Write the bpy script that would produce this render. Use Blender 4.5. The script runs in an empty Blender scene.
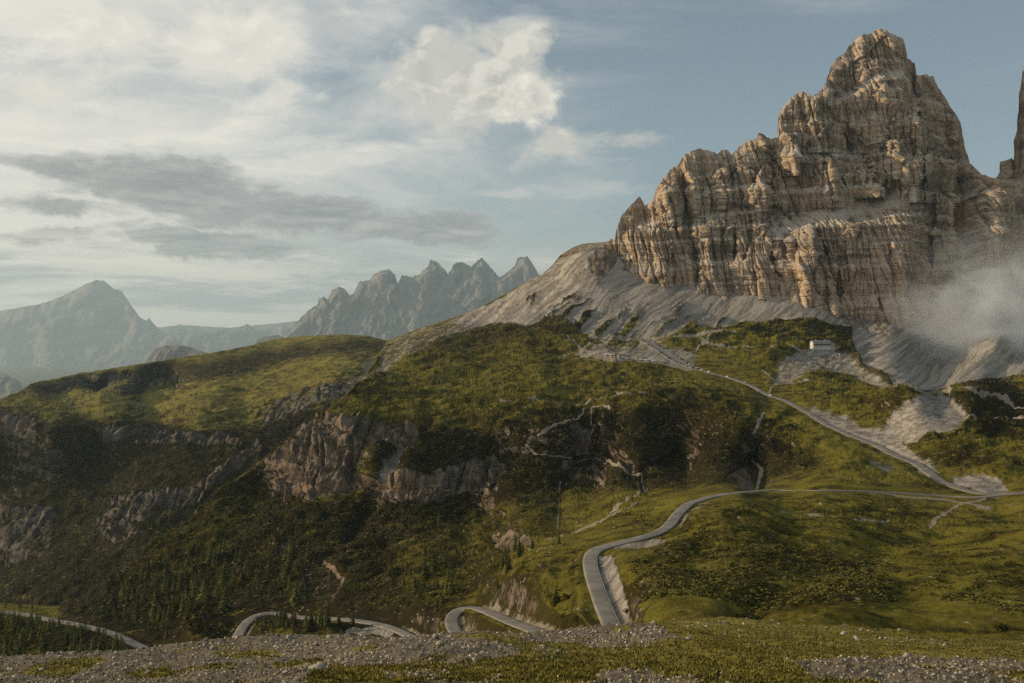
import bpy, math, random
import numpy as np
from mathutils import Vector, Matrix

random.seed(7)
rng = np.random.default_rng(11)
S = bpy.context.scene
C = S.collection
F = 995.0            # focal length in pixels of the 1024 px frame
CX, CY = 512.0, 341.5
HAZE = True
MIST = .019
SUN_AZ = -84.0       # degrees from the view direction, negative = left
SUN_EL = 15.0

# ------------------------------------------------------------------ noise
_perm = rng.permutation(512).astype(np.int64)
_perm = np.concatenate([_perm] * 3)
_g = rng.normal(size=(512, 3)); _g /= np.linalg.norm(_g, axis=1)[:, None]
_g = _g.astype(np.float32)

def pnoise(x, y, z):
    x = np.asarray(x, np.float32); y = np.asarray(y, np.float32); z = np.asarray(z, np.float32)
    x, y, z = np.broadcast_arrays(x, y, z)
    xi = np.floor(x).astype(np.int64); yi = np.floor(y).astype(np.int64); zi = np.floor(z).astype(np.int64)
    xf = x - xi; yf = y - yi; zf = z - zi
    def fade(t): return t * t * t * (t * (t * 6 - 15) + 10)
    u, v, w = fade(xf), fade(yf), fade(zf)
    def gr(dx, dy, dz):
        h = _perm[(_perm[(_perm[(xi + dx) & 511] + yi + dy) & 511] + zi + dz) & 511]
        g = _g[h & 511]
        return g[..., 0] * (xf - dx) + g[..., 1] * (yf - dy) + g[..., 2] * (zf - dz)
    def lerp(a, b, t): return a + t * (b - a)
    return 1.5 * lerp(lerp(lerp(gr(0,0,0), gr(1,0,0), u), lerp(gr(0,1,0), gr(1,1,0), u), v),
                      lerp(lerp(gr(0,0,1), gr(1,0,1), u), lerp(gr(0,1,1), gr(1,1,1), u), v), w)

def fbm(x, y, z, o=4, gain=.5, lac=2.03):
    s = 0; a = 1; n = 0
    for i in range(o):
        s = s + a * pnoise(x + 17.3 * i, y - 9.1 * i, z + 5.7 * i); n += a
        a *= gain; x, y, z = x * lac, y * lac, z * lac
    return s / n

def ridged(x, y, z, o=4, gain=.5, lac=2.07):
    s = 0; a = 1; n = 0
    for i in range(o):
        r = 1 - 2.2 * np.abs(pnoise(x + 31.3 * i, y + 11.1 * i, z - 7.7 * i))
        s = s + a * r; n += a
        a *= gain; x, y, z = x * lac, y * lac, z * lac
    return s / n

def sstep(a, b, x):
    t = np.clip((x - a) / (b - a), 0, 1)
    return t * t * (3 - 2 * t)

def facets(x, z, seed, zt=.8):
    """broken rock: irregular cells, each its own tilted plane (-1..1)"""
    xi = np.floor(x).astype(np.int64); zi = np.floor(z).astype(np.int64)
    best = np.full(x.shape, 9.0); out = np.zeros(x.shape)
    for dx in (-1, 0, 1):
        for dz in (-1, 0, 1):
            h = _perm[(_perm[(_perm[(xi + dx) & 511] + zi + dz) & 511] + seed) & 511] & 511
            g = _g[h]; px_ = xi + dx + .5 + g[..., 0] * .62; pz_ = zi + dz + .5 + g[..., 1] * .62
            d = (x - px_) ** 2 + (z - pz_) ** 2
            val = g[..., 2] * .6 + (x - px_) * _g[(h + 77) & 511][..., 0] * 1.1 + (z - pz_) * _g[(h + 77) & 511][..., 1] * zt
            m = d < best; best = np.where(m, d, best); out = np.where(m, val, out)
    return out

def crack(x, y, z, w):
    return -np.exp(-(pnoise(x, y, z) / w) ** 2)

# ------------------------------------------------------------------ image geometry helpers
def unproj(u, v, Y):
    return np.stack([(u - CX) / F * Y, Y + 0 * u, (CY - v) / F * Y], -1)

def poly_mask(u, v, pts, soft=3.0):
    """signed-distance soft mask of a polygon"""
    pts = np.array(pts, float); n = len(pts)
    u0, u1 = pts[:, 0].min() - 12, pts[:, 0].max() + 12
    v0, v1 = pts[:, 1].min() - 12, pts[:, 1].max() + 12
    out = np.zeros(u.shape, np.float32)
    sel = (u > u0) & (u < u1) & (v > v0) & (v < v1)
    uu, vv = u[sel], v[sel]
    inside = np.zeros(uu.shape, bool); d = np.full(uu.shape, 1e9)
    for i in range(n):
        x1, y1 = pts[i]; x2, y2 = pts[(i + 1) % n]
        dx, dy = x2 - x1, y2 - y1
        t = np.clip(((uu - x1) * dx + (vv - y1) * dy) / (dx * dx + dy * dy + 1e-9), 0, 1)
        d = np.minimum(d, np.hypot(uu - x1 - t * dx, vv - y1 - t * dy))
        c = ((y1 > vv) != (y2 > vv))
        with np.errstate(divide='ignore', invalid='ignore'):
            c &= uu < (x2 - x1) * (vv - y1) / (y2 - y1 + 1e-12) + x1
        inside ^= c
    sd = np.where(inside, d, -d)
    out[sel] = sstep(-soft, soft, sd)
    return out

def line_dist(u, v, pts, pad=25):
    pts = np.array(pts, float)
    out = np.full(u.shape, 1e3, np.float32)
    sel = (u > pts[:, 0].min() - pad) & (u < pts[:, 0].max() + pad) & (v > pts[:, 1].min() - pad) & (v < pts[:, 1].max() + pad)
    uu, vv = u[sel], v[sel]; d = np.full(uu.shape, 1e3)
    for i in range(len(pts) - 1):
        x1, y1 = pts[i][:2]; x2, y2 = pts[i + 1][:2]
        dx, dy = x2 - x1, y2 - y1
        t = np.clip(((uu - x1) * dx + (vv - y1) * dy) / (dx * dx + dy * dy + 1e-9), 0, 1)
        d = np.minimum(d, np.hypot(uu - x1 - t * dx, vv - y1 - t * dy))
    out[sel] = d
    return out

def line_mask(u, v, pts, w, soft=1.2):
    return 1 - sstep(w - soft * .5, w + soft, line_dist(u, v, pts, w + 12))

class TPS:
    """smooth surface through control points (u, v, distance); inverse distance is
    interpolated so that flat ground stays flat"""
    def __init__(s, pts, lam=1e-4):
        a = np.array(pts, float)
        s.p = a[:, :2] / 400.0; w = 1000.0 / a[:, 2]
        n = len(a)
        K = s.k(np.linalg.norm(s.p[:, None] - s.p[None], axis=2)) + lam * np.eye(n)
        P = np.hstack([np.ones((n, 1)), s.p])
        A = np.zeros((n + 3, n + 3)); A[:n, :n] = K; A[:n, n:] = P; A[n:, :n] = P.T
        s.c = np.linalg.solve(A, np.concatenate([w, np.zeros(3)]))
    @staticmethod
    def k(r): return np.where(r > 0, r * r * np.log(r + 1e-12), 0)
    def __call__(s, u, v):
        u = np.asarray(u, float); v = np.asarray(v, float)
        u, v = np.broadcast_arrays(u, v)
        U = u.ravel() / 400; V = v.ravel() / 400; n = len(s.p)
        o = s.c[n] + s.c[n + 1] * U + s.c[n + 2] * V
        for i in range(n):
            r2 = (U - s.p[i, 0]) ** 2 + (V - s.p[i, 1]) ** 2
            o += s.c[i] * 0.5 * r2 * np.log(r2 + 1e-12)
        return (1000.0 / np.clip(o, 0.05, 200)).reshape(u.shape)

# ------------------------------------------------------------------ mesh helpers
def mesh_from(name, co, faces_flat, nper, mats, smooth=True, attrs=None, matidx=None):
    me = bpy.data.meshes.new(name)
    co = np.ascontiguousarray(co, np.float32)
    nf = len(faces_flat) // nper
    me.vertices.add(len(co)); me.vertices.foreach_set('co', co.ravel())
    me.loops.add(len(faces_flat)); me.loops.foreach_set('vertex_index', np.ascontiguousarray(faces_flat, np.int32))
    me.polygons.add(nf)
    me.polygons.foreach_set('loop_start', np.arange(0, nf * nper, nper, dtype=np.int32))
    me.polygons.foreach_set('loop_total', np.full(nf, nper, np.int32))
    if smooth: me.polygons.foreach_set('use_smooth', np.ones(nf, bool))
    for m in (mats if isinstance(mats, (list, tuple)) else [mats]): me.materials.append(m)
    if matidx is not None: me.polygons.foreach_set('material_index', np.ascontiguousarray(matidx, np.int32))
    for k, a in (attrs or {}).items():
        at = me.color_attributes.new(k, 'FLOAT_COLOR', 'POINT')
        at.data.foreach_set('color', np.ascontiguousarray(a, np.float32).ravel())
    me.update(); me.validate()
    return me

def link(o, parent=None):
    C.objects.link(o)
    if parent is not None: o.parent = parent
    return o

def tag(o, label=None, cat=None, group=None, kind=None):
    if label: o['label'] = label
    if cat: o['category'] = cat
    if group: o['group'] = group
    if kind: o['kind'] = kind
    return o

def grid_faces(R, Cn):
    i = np.arange(R * Cn).reshape(R, Cn)
    q = np.stack([i[1:, :-1], i[1:, 1:], i[:-1, 1:], i[:-1, :-1]], -1).reshape(-1, 4)
    return q.ravel()

def normals_of(P):
    du = np.gradient(P, axis=1); dv = np.gradient(P, axis=0)
    n = np.cross(dv, du)
    n /= np.linalg.norm(n, axis=2)[..., None] + 1e-9
    f = np.sign(-(n * P).sum(2)); f[f == 0] = 1   # towards the viewer's side
    return n * f[..., None]

def smooth_grid(a, k):
    for _ in range(k):
        b = np.pad(a, ((1, 1), (1, 1)) + ((0, 0),) * (a.ndim - 2), 'edge')
        a = (b[:-2, 1:-1] + b[2:, 1:-1] + b[1:-1, :-2] + b[1:-1, 2:] + a * 2) / 6
    return a

def prof(pts):
    a = np.array(pts, float)
    return lambda u: np.interp(u, a[:, 0], a[:, 1])

# ------------------------------------------------------------------ node helpers
class NT:
    def __init__(s, tree): s.t = tree; s.n = tree.nodes; s.l = tree.links
    def node(s, typ, **kw):
        n = s.n.new(typ)
        for k, v in kw.items(): setattr(n, k, v)
        return n
    def put(s, sock, val):
        if isinstance(val, bpy.types.NodeSocket): s.l.new(val, sock)
        elif val is not None: sock.default_value = val
    def math(s, op, a, b=None, c=None, clamp=False):
        n = s.node('ShaderNodeMath', operation=op, use_clamp=clamp)
        s.put(n.inputs[0], a)
        if b is not None: s.put(n.inputs[1], b)
        if c is not None: s.put(n.inputs[2], c)
        return n.outputs[0]
    def mix(s, f, a, b, mode='MIX'):
        n = s.node('ShaderNodeMix', data_type='RGBA', blend_type=mode)
        s.put(n.inputs[0], f)
        for i, x in ((6, a), (7, b)):
            if isinstance(x, (tuple, list)): x = (*x[:3], 1)
            s.put(n.inputs[i], x)
        return n.outputs[2]
    def noise(s, vec, scale, detail=4, rough=.55, dist=0, out=0, ntype=None):
        n = s.node('ShaderNodeTexNoise')
        if ntype: n.noise_type = ntype
        s.put(n.inputs['Vector'], vec); s.put(n.inputs['Scale'], scale)
        n.inputs['Detail'].default_value = detail; n.inputs['Roughness'].default_value = rough
        n.inputs['Distortion'].default_value = dist
        return n.outputs[out]
    def ramp(s, f, a, b, smooth=True):
        n = s.node('ShaderNodeMapRange', interpolation_type='SMOOTHSTEP' if smooth else 'LINEAR')
        s.put(n.inputs[0], f); s.put(n.inputs[1], a); s.put(n.inputs[2], b)
        return n.outputs[0]
    def mapping(s, vec, scale=(1, 1, 1), rot=(0, 0, 0), loc=(0, 0, 0)):
        n = s.node('ShaderNodeMapping'); s.put(n.inputs[0], vec)
        n.inputs[1].default_value = loc; n.inputs[2].default_value = rot; n.inputs[3].default_value = scale
        return n.outputs[0]

def new_mat(name):
    m = bpy.data.materials.new(name); m.use_nodes = True
    t = NT(m.node_tree); b = t.n['Principled BSDF']
    b.inputs['Roughness'].default_value = .9
    b.inputs['Specular IOR Level'].default_value = .15
    return m, t, b

def bump(t, b, h, dist, strength=1.0):
    n = t.node('ShaderNodeBump'); t.put(n.inputs['Height'], h)
    n.inputs['Distance'].default_value = dist; n.inputs['Strength'].default_value = strength
    t.l.new(n.outputs[0], b.inputs['Normal'])

def simple_mat(name, col, rough=.8, var=.25, scale=3.0, metal=0, spec=.2):
    m, t, b = new_mat(name)
    tc = t.node('ShaderNodeTexCoord').outputs['Object']
    f = t.noise(tc, scale, 3)
    b.inputs['Roughness'].default_value = rough; b.inputs['Metallic'].default_value = metal
    b.inputs['Specular IOR Level'].default_value = spec
    dark = tuple(c * (1 - var) for c in col); lite = tuple(min(1, c * (1 + var)) for c in col)
    t.put(b.inputs['Base Color'], t.mix(t.ramp(f, .3, .7), dark, lite))
    return m

# terrain material.  masks: R rock cliff, G scree, B path/dirt, A low pine scrub with painted slope shade
def terrain_mat(name, s=1.0, grass=((.015, .0135, .0026), (.048, .045, .006), (.185, .160, .024)),
                rock=((.055, .043, .031), (.185, .15, .112)), scree=((.13, .12, .105), (.30, .275, .24)),
                path=(.23, .20, .155), scrub=(.017, .014, .004), steep=(.38, .26), bumpd=1.0, speck=1.0):  # the scrub colour also serves as painted shade on dim slopes
    m, t, b = new_mat(name)
    pos = t.node('ShaderNodeNewGeometry').outputs['Position']
    at = t.node('ShaderNodeAttribute', attribute_name='masks')
    sep = t.node('ShaderNodeSeparateColor'); t.l.new(at.outputs['Color'], sep.inputs[0])
    R, G, B, A = sep.outputs[0], sep.outputs[1], sep.outputs[2], at.outputs['Alpha']
    at2 = t.node('ShaderNodeAttribute', attribute_name='detail')
    sep2 = t.node('ShaderNodeSeparateColor'); t.l.new(at2.outputs['Color'], sep2.inputs[0])
    streak, dry = sep2.outputs[0], sep2.outputs[1]
    nz = t.node('ShaderNodeSeparateXYZ'); t.l.new(t.node('ShaderNodeNewGeometry').outputs['Normal'], nz.inputs[0])
    big = t.noise(pos, .012 * s, 4); mid = t.noise(pos, .07 * s, 5, .6); fine = t.noise(pos, .45 * s, 6, .65)
    vfine = t.noise(pos, 2.2 * s, 4, .7)
    # grass
    g = t.mix(t.ramp(t.math('ADD', t.math('MULTIPLY', big, .5), t.math('MULTIPLY', mid, .5)), .38, .62), grass[0], grass[1])
    g = t.mix(t.math('MULTIPLY', t.ramp(fine, .45, .75), .75), g, grass[2])
    g = t.mix(t.math('MULTIPLY', dry, .8), g, grass[2])
    g = t.mix(t.math('MULTIPLY', t.ramp(vfine, .55, .35), .5), g, grass[0])
    flat_ = t.ramp(nz.outputs[2], .78, .95)
    g = t.mix(t.math('MULTIPLY', flat_, t.math('MULTIPLY', t.ramp(mid, .35, .6), .55)), g, grass[2])  # flat crests lightened: low sunlight put into the grass colour
    g = t.mix(t.math('MULTIPLY', t.math('SUBTRACT', 1.0, t.ramp(nz.outputs[2], .60, .85)), .75), g, scrub)  # steep slopes dimmed to the scrub tone, shade put into the colour
    sf = t.math('MULTIPLY', A, 1.9)  # boosted so that the mask also darkens slopes lying in shade
    sm = t.ramp(t.math('ADD', t.math('MULTIPLY', fine, .7), t.math('MULTIPLY', mid, .5)), .78, .58)
    g = t.mix(t.math('MULTIPLY', sm, t.math('MULTIPLY', sf, .9), clamp=True), g, scrub)
    # scree
    sc = t.mix(t.ramp(t.math('ADD', t.math('MULTIPLY', streak, .7), t.math('MULTIPLY', fine, .5)), .35, .85), scree[0], scree[1])
    sc = t.mix(t.math('MULTIPLY', t.ramp(vfine, .5, .75), .35), sc, (.36, .34, .31))
    k = t.math('ADD', t.math('MULTIPLY', fine, .55), t.math('MULTIPLY', mid, .45))
    gm = t.ramp(t.math('ADD', G, t.math('MULTIPLY', t.math('SUBTRACT', k, .5), 1.9)), .34, .68)
    col = t.mix(gm, g, sc)
    # scattered pale stones on grass
    vor = t.node('ShaderNodeTexVoronoi'); t.l.new(pos, vor.inputs['Vector']); vor.inputs['Scale'].default_value = .33 * s
    st = t.math('MULTIPLY', t.ramp(vor.outputs['Distance'], .24, .12), t.ramp(t.noise(pos, .05 * s, 3), .5, .62))
    col = t.mix(t.math('MULTIPLY', st, .8 * speck), col, scree[1])
    # cliffs
    wr = t.mapping(pos, (1, 1, .22))
    col_n = t.noise(wr, .09 * s, 6, .6); lay = t.noise(t.mapping(pos, (.12, .12, 1)), .16 * s, 5, .65)
    rk = t.mix(t.ramp(t.math('ADD', t.math('MULTIPLY', col_n, .6), t.math('MULTIPLY', lay, .4)), .38, .62), rock[0], rock[1])
    rk = t.mix(t.math('MULTIPLY', t.ramp(big, .5, .65), .45), rk, (rock[1][0] * 1.15, rock[1][1] * .92, rock[1][2] * .75))
    sl = t.math('MULTIPLY', t.ramp(nz.outputs[2], steep[0], steep[1]), t.ramp(k, .38, .52))
    rm = t.math('MAXIMUM', t.ramp(t.math('ADD', R, t.math('MULTIPLY', t.math('SUBTRACT', k, .5), 1.3)), .42, .56), sl)
    # ledges inside cliffs keep some grass
    rm = t.math('MULTIPLY', rm, t.ramp(nz.outputs[2], .97, .86))
    col = t.mix(rm, col, rk)
    pm = t.ramp(t.math('ADD', B, t.math('MULTIPLY', t.math('SUBTRACT', k, .5), 1.1)), .4, .6)
    pc = t.mix(t.ramp(vfine, .35, .65), tuple(c * .75 for c in path), tuple(c * 1.2 for c in path))
    col = t.mix(pm, col, pc)
    t.put(b.inputs['Base Color'], col)
    b.inputs['Roughness'].default_value = .95; b.inputs['Specular IOR Level'].default_value = .05
    h = t.math('ADD', t.math('MULTIPLY', fine, 1.0), t.math('MULTIPLY', vfine, .3))
    h = t.math('ADD', h, t.math('MULTIPLY', t.math('MULTIPLY', lay, rm), 2.0))
    bump(t, b, h, bumpd / s)
    return m

def rock_mat(name, s=1.0, dark=(.15, .118, .085), lite=(.43, .34, .245), warm=(.45, .325, .215), grey=(.39, .345, .29)):
    m, t, b = new_mat(name)
    geo = t.node('ShaderNodeNewGeometry'); pos = geo.outputs['Position']
    nz = t.node('ShaderNodeSeparateXYZ'); t.l.new(geo.outputs['Normal'], nz.inputs[0])
    vert = t.noise(t.mapping(pos, (1, 1, .18)), .05 * s, 7, .62)
    lay = t.noise(t.mapping(pos, (.10, .10, 1)), .075 * s, 6, .7)
    big = t.noise(pos, .009 * s, 3); fine = t.noise(pos, .3 * s, 6, .7)
    c = t.mix(t.ramp(t.math('ADD', t.math('MULTIPLY', vert, .5), t.math('MULTIPLY', lay, .5)), .38, .62), dark, lite)
    c = t.mix(t.math('MULTIPLY', t.ramp(big, .42, .62), .55), c, warm)
    c = t.mix(t.math('MULTIPLY', t.ramp(fine, .5, .72), .5), c, grey)
    c = t.mix(t.math('MULTIPLY', t.ramp(nz.outputs[2], .45, .75), .8), c, grey)
    c = t.mix(t.math('MULTIPLY', t.ramp(fine, .46, .30), .5), c, tuple(x * .55 for x in dark))
    at = t.node('ShaderNodeAttribute', attribute_name='masks'); sp_ = t.node('ShaderNodeSeparateColor'); t.l.new(at.outputs['Color'], sp_.inputs[0])
    c = t.mix(t.math('MULTIPLY', t.ramp(t.math('ADD', sp_.outputs[1], t.math('MULTIPLY', fine, .4)), .5, .8), .85), c, grey)
    t.put(b.inputs['Base Color'], c)
    b.inputs['Roughness'].default_value = .95; b.inputs['Specular IOR Level'].default_value = .05
    h = t.math('ADD', t.math('ADD', t.math('MULTIPLY', vert, 3), t.math('MULTIPLY', lay, 3)), fine)
    bump(t, b, h, 1.4 / s)
    return m

# ------------------------------------------------------------------ roads (pixel centre lines -> world)
ROAD_A = [(618,640),(614,630),(603,605),(592,573),(589.5,559),(593,551),(603,546.5),(628,541),(655,534),(669,526),(677,514),(689,503),(714,495.5),(741,492),(773,490),(814,490),(868,491),(904,493),(945,496),(985,497),(1003,494)]
ROAD_U = [(1030,492),(1003,494),(981,493.5),(959,488),(940.6,481),(929,472),(918,464),(895,455),(872.6,443),(850,435),(827,424.6),(809,413),(786.5,400.6),(768,395),(750,384.7),(727.6,377),(696,369),(680,362),(668,354),(657,347.6),(646,340)]
ROAD_B = [(560,640),(540,632),(519.5,625),(503,618),(486.6,611),(474,607),(462,607),(453,613),(450.5,622),(456,633),(464,642)]
ROAD_C = [(428,645),(415,638.6),(396,629),(380,624),(355,620),(331,618),(302,617.5),(281.5,613.5),(266,612),(252,617),(243,626),(237,638),(232,650)]
ROAD_D = [(-40,610),(0,611.5),(20,613),(43,618),(66,622),(90,627),(106,631),(123,638),(146,649),(160,660)]

L1C = [(-60,600,640),(-60,660,520),(0,612,600),(0,660,480),(60,640,500),(100,630,520),(146,650,480),(43,614,600),
 (100,603,660),(119,578,740),(170,537,850),(222,490,930),(269,454,1000),(310,423,1050),(345,395,1180),
 (236,637,480),(252,613,515),(300,617,500),(355,620,470),(415,639,400),(200,612,560),(200,580,680),(250,560,720),
 (300,580,620),(330,595,550),(400,600,510),(300,520,830),(372,500,880),(290,470,960),(340,505,860),
 (345,423,1000),(390,430,1010),(425,430,1010),(370,470,930),(345,410,1110),(400,400,1200),(376,372,1500),(385,342,2000),
 (440,510,830),(500,505,820),(440,470,890),(500,465,940),(262,482,1010),(380,482,870),(560,515,740),(500,530,740),(575,524,590),(620,510,545),(440,560,640),(400,560,660),
 (452,615,382),(462,606,395),(486,611,358),(503,618,320),(519.5,625,285),(540,632,255),(458,638,350),(575,625,240),(585,598,265),(582,630,232),(565,605,272),(560,600,278),(500,600,345),(560,645,238),(428,645,385),(470,590,480),(500,578,430),(540,600,298),(520,590,332),
 (614,630,235),(603,605,260),(590,557,330),(628,541,365),(669,527,400),(689,502,480),(741,492,540),(814,490,580),
 (868,491,590),(945,496,600),(1000,495,600),(1080,490,600),
 (540,540,480),(500,560,520),(560,500,820),(600,490,840),(645,487,800),(690,484,780),
 (560,450,950),(560,480,900),(560,415,1030),(500,420,1030),(640,465,890),(640,420,1010),(700,465,880),(740,450,900),(745,478,790),(800,450,860),(805,474,720),
 (700,560,330),(700,600,230),(660,620,200),(800,600,220),(800,560,320),(850,620,180),(900,600,230),(1000,620,190),
 (1000,580,260),(900,540,400),(1000,540,380),(800,520,460),(700,640,170),(850,660,140),(1000,660,140),(1080,640,170),(1080,560,320),
 (929,472,690),(872,443,840),(809,413,1000),(768,395,1130),(727,377,1270),(673,359,1420),(646,341,1560),
 (820,356,1500),(922,397,980),(970,400,980),(1024,415,930),(900,440,830),(1000,450,760),(1000,470,670),(940,455,750),
 (930,385,1350),(1000,378,1400),(900,340,1600),(1000,340,1600),(1080,380,1400),(1080,420,900),
 (400,336,2020),(430,325,2000),(481,307,2000),(520,285,1980),(545,272,1980),(575,247,1960),(603,243,1930),(630,278,1830),(660,286,1800),
 (700,290,1790),(760,293,1770),(800,298,1760),(835,310,1740),(880,318,1760),(920,322,1800),(1024,332,1820),(1080,332,1820),
 (480,345,1700),(560,330,1680),(600,350,1520),(640,345,1540),(700,340,1600),(760,335,1610),(820,338,1600),(860,345,1580),
 (450,370,1450),(500,380,1330),(560,370,1400),(450,400,1200),(520,400,1130),(600,390,1200),(660,390,1180),(700,400,1080),
 (760,420,960),(700,440,950),(860,400,1080),(860,375,1330),(740,360,1420)]
D1 = TPS(L1C)
L1TOP = prof([(-60,598),(0,603),(45,606),(85,606),(103,602),(119,578),(170,537),(222,490),(269,454),(310,423),(345,395),(362,376),(374,360),(387,342),(394,338),
 (427,326),(450,319),(481,307),(520.6,285),(541.7,274.5),(552,266),(560.5,255),(572,248),(581.5,244),(602.6,242),(611,241),(618,256),(630,272),(660,283),
 (700,286),(760,289),(800,294),(835,307),(880,314),(920,318),(1024,328),(1080,328)])

def densify(pts, step):
    out = []
    for a, b in zip(pts[:-1], pts[1:]):
        n = max(1, int(math.hypot(b[0] - a[0], b[1] - a[1]) / step))
        for i in range(n): out.append((a[0] + (b[0] - a[0]) * i / n, a[1] + (b[1] - a[1]) * i / n))
    out.append(pts[-1]); return np.array(out)

def smooth_line(p, k):
    p = p.copy()
    for _ in range(k):
        p[1:-1] = (p[:-2] + 2 * p[1:-1] + p[2:]) / 4
    return p

def road_world(pts, width):
    p = smooth_line(densify(pts, 1.5), 6)
    W = unproj(p[:, 0], p[:, 1], D1(p[:, 0], p[:, 1]))
    # even spacing in the world, smooth, gentle grade
    seg = np.concatenate([[0], np.cumsum(np.linalg.norm(np.diff(W, axis=0), axis=1))])
    s = np.arange(0, seg[-1], 3.0)
    W = np.stack([np.interp(s, seg, W[:, i]) for i in range(3)], -1)
    W = smooth_line(W, 4)
    return W
ROADS = {}
for k, p, w in (('A', ROAD_A, 4.8), ('U', ROAD_U, 7.6), ('B', ROAD_B, 5.2), ('C', ROAD_C, 5.2), ('D', ROAD_D, 5.4)):
    W = road_world(p, w); wa = np.full(len(W), w)
    if k == 'U': wa = wa + 13 * sstep(1300, 1410, W[:, 1])
    ROADS[k] = (W, wa)

def carve(P, flat, out):
    """cut road benches into the ground; returns new P and a 'bank' mask"""
    shp = P.shape[:2]; Q = P.reshape(-1, 3).copy()
    bank = np.zeros(len(Q), np.float32); near = np.zeros(len(Q), np.float32)
    for W, w in ROADS.values():
        lo, hi = W[:, :2].min(0) - 30, W[:, :2].max(0) + 30
        idx = np.where((Q[:, 0] > lo[0]) & (Q[:, 0] < hi[0]) & (Q[:, 1] > lo[1]) & (Q[:, 1] < hi[1]))[0]
        for c in range(0, len(idx), 20000):
            ii = idx[c:c + 20000]; q = Q[ii]
            d2 = ((q[:, None, 0] - W[None, :, 0]) ** 2 + (q[:, None, 1] - W[None, :, 1]) ** 2)
            j = d2.argmin(1); d = np.sqrt(d2[np.arange(len(ii)), j])
            zr = W[j, 2] - .35; wj = w[j]
            f = 1 - sstep(0, 1, (d - wj / 2 - flat) / (out - flat))
            dz = q[:, 2] - zr
            ok = np.abs(dz) < 45
            f = f * ok
            Q[ii, 2] = q[:, 2] - dz * f
            bk = (1 - sstep(.35, 1.05, (d - wj / 2) / out)) * ok
            bank[ii] = np.maximum(bank[ii], bk * sstep(.3, 2.2, np.abs(dz) + .4 * pnoise(q[:, 0] / 9, q[:, 1] / 9, 0)) * np.where(dz > -1, 1.0, .7)); near[ii] = np.maximum(near[ii], f)
    return Q.reshape(P.shape), bank.reshape(shp), near.reshape(shp)

# ------------------------------------------------------------------ generic relief sheet
def relief(name, u0, u1, du, top, bot, dv, Yf, disp, mat, jag=None, skirt=8, skirt_step=(14, -9), masks=None, sm=0, carve_it=False, kind='structure', flatten=False, smooth=True):
    us = np.arange(u0, u1 + du, du)
    tv = top(us)
    if jag is not None: tv = tv + jag(us)
    bv = bot(us)
    R = int(math.ceil((bv - tv).max() / dv))
    t = np.linspace(0, 1, R)[:, None]
    V = tv[None] + t * np.maximum(bv - tv, 2)[None]
    U = np.broadcast_to(us[None], V.shape).copy()
    Y = Yf(U, V)
    P = unproj(U, V, Y)
    M = masks(U, V, P) if masks else (np.zeros(U.shape + (4,), np.float32), np.zeros(U.shape + (4,), np.float32))
    N = normals_of(smooth_grid(P, 6))
    bank = near = None
    if carve_it:
        _, bank, near = carve(P, 2.0, 9.0)
    d = disp(U, V, P, M)
    if near is not None: d = d * (1 - near)
    if flatten: N = N * np.array([.42, .42, .06]) + np.array([-.12, -.6, 0]); N /= np.linalg.norm(N, axis=2)[..., None]
    P = P + N * d[..., None]
    if carve_it:
        P, bank, near = carve(P, 1.3, 5.0)
        M[0][..., 2] = np.maximum(M[0][..., 2], bank * .52)
    # roll the top over and down behind, so that the ridge has a back
    if skirt:
        rows = [P[0] * (1 + skirt_step[0] * (k + 1) / P[0][:, 1:2]) + np.array([0, 0, skirt_step[1] * (k + 1) ** 1.3]) for k in range(skirt)]
        P2 = np.concatenate([np.stack(rows[::-1]), P], 0)
        M2 = [np.concatenate([np.repeat(m[:1], skirt, 0), m], 0) for m in M]
    else: P2, M2 = P, M
    R2 = P2.shape[0]
    me = mesh_from(name, P2.reshape(-1, 3), grid_faces(R2, len(us)), 4, mat, smooth=smooth,
                   attrs={'masks': M2[0].reshape(-1, 4), 'detail': M2[1].reshape(-1, 4)})
    o = link(bpy.data.objects.new(name, me)); o['kind'] = kind
    return o, dict(U=U, V=V, P=P, N=normals_of(P), M=M, us=us, tv=tv, bv=bv, R=R)

def sample(G, u, v):
    """ground point of a relief sheet seen at (u, v)"""
    i = (u - G['us'][0]) / (G['us'][1] - G['us'][0]); i0 = int(np.clip(round(i), 0, len(G['us']) - 1))
    t = (v - G['V'][0, i0]) / (G['V'][-1, i0] - G['V'][0, i0])
    r = int(np.clip(round(t * (G['R'] - 1)), 0, G['R'] - 1))
    return G['P'][r, i0], G['N'][r, i0], G['M'][0][r, i0]

# ================================================================== 1 HILLSIDE
def warp(U, V, P, a=3.0, s=.045):
    return (U + a * fbm(U * s, V * s, 0, 4), V + a * fbm(U * s, V * s, 9.7, 4))

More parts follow.
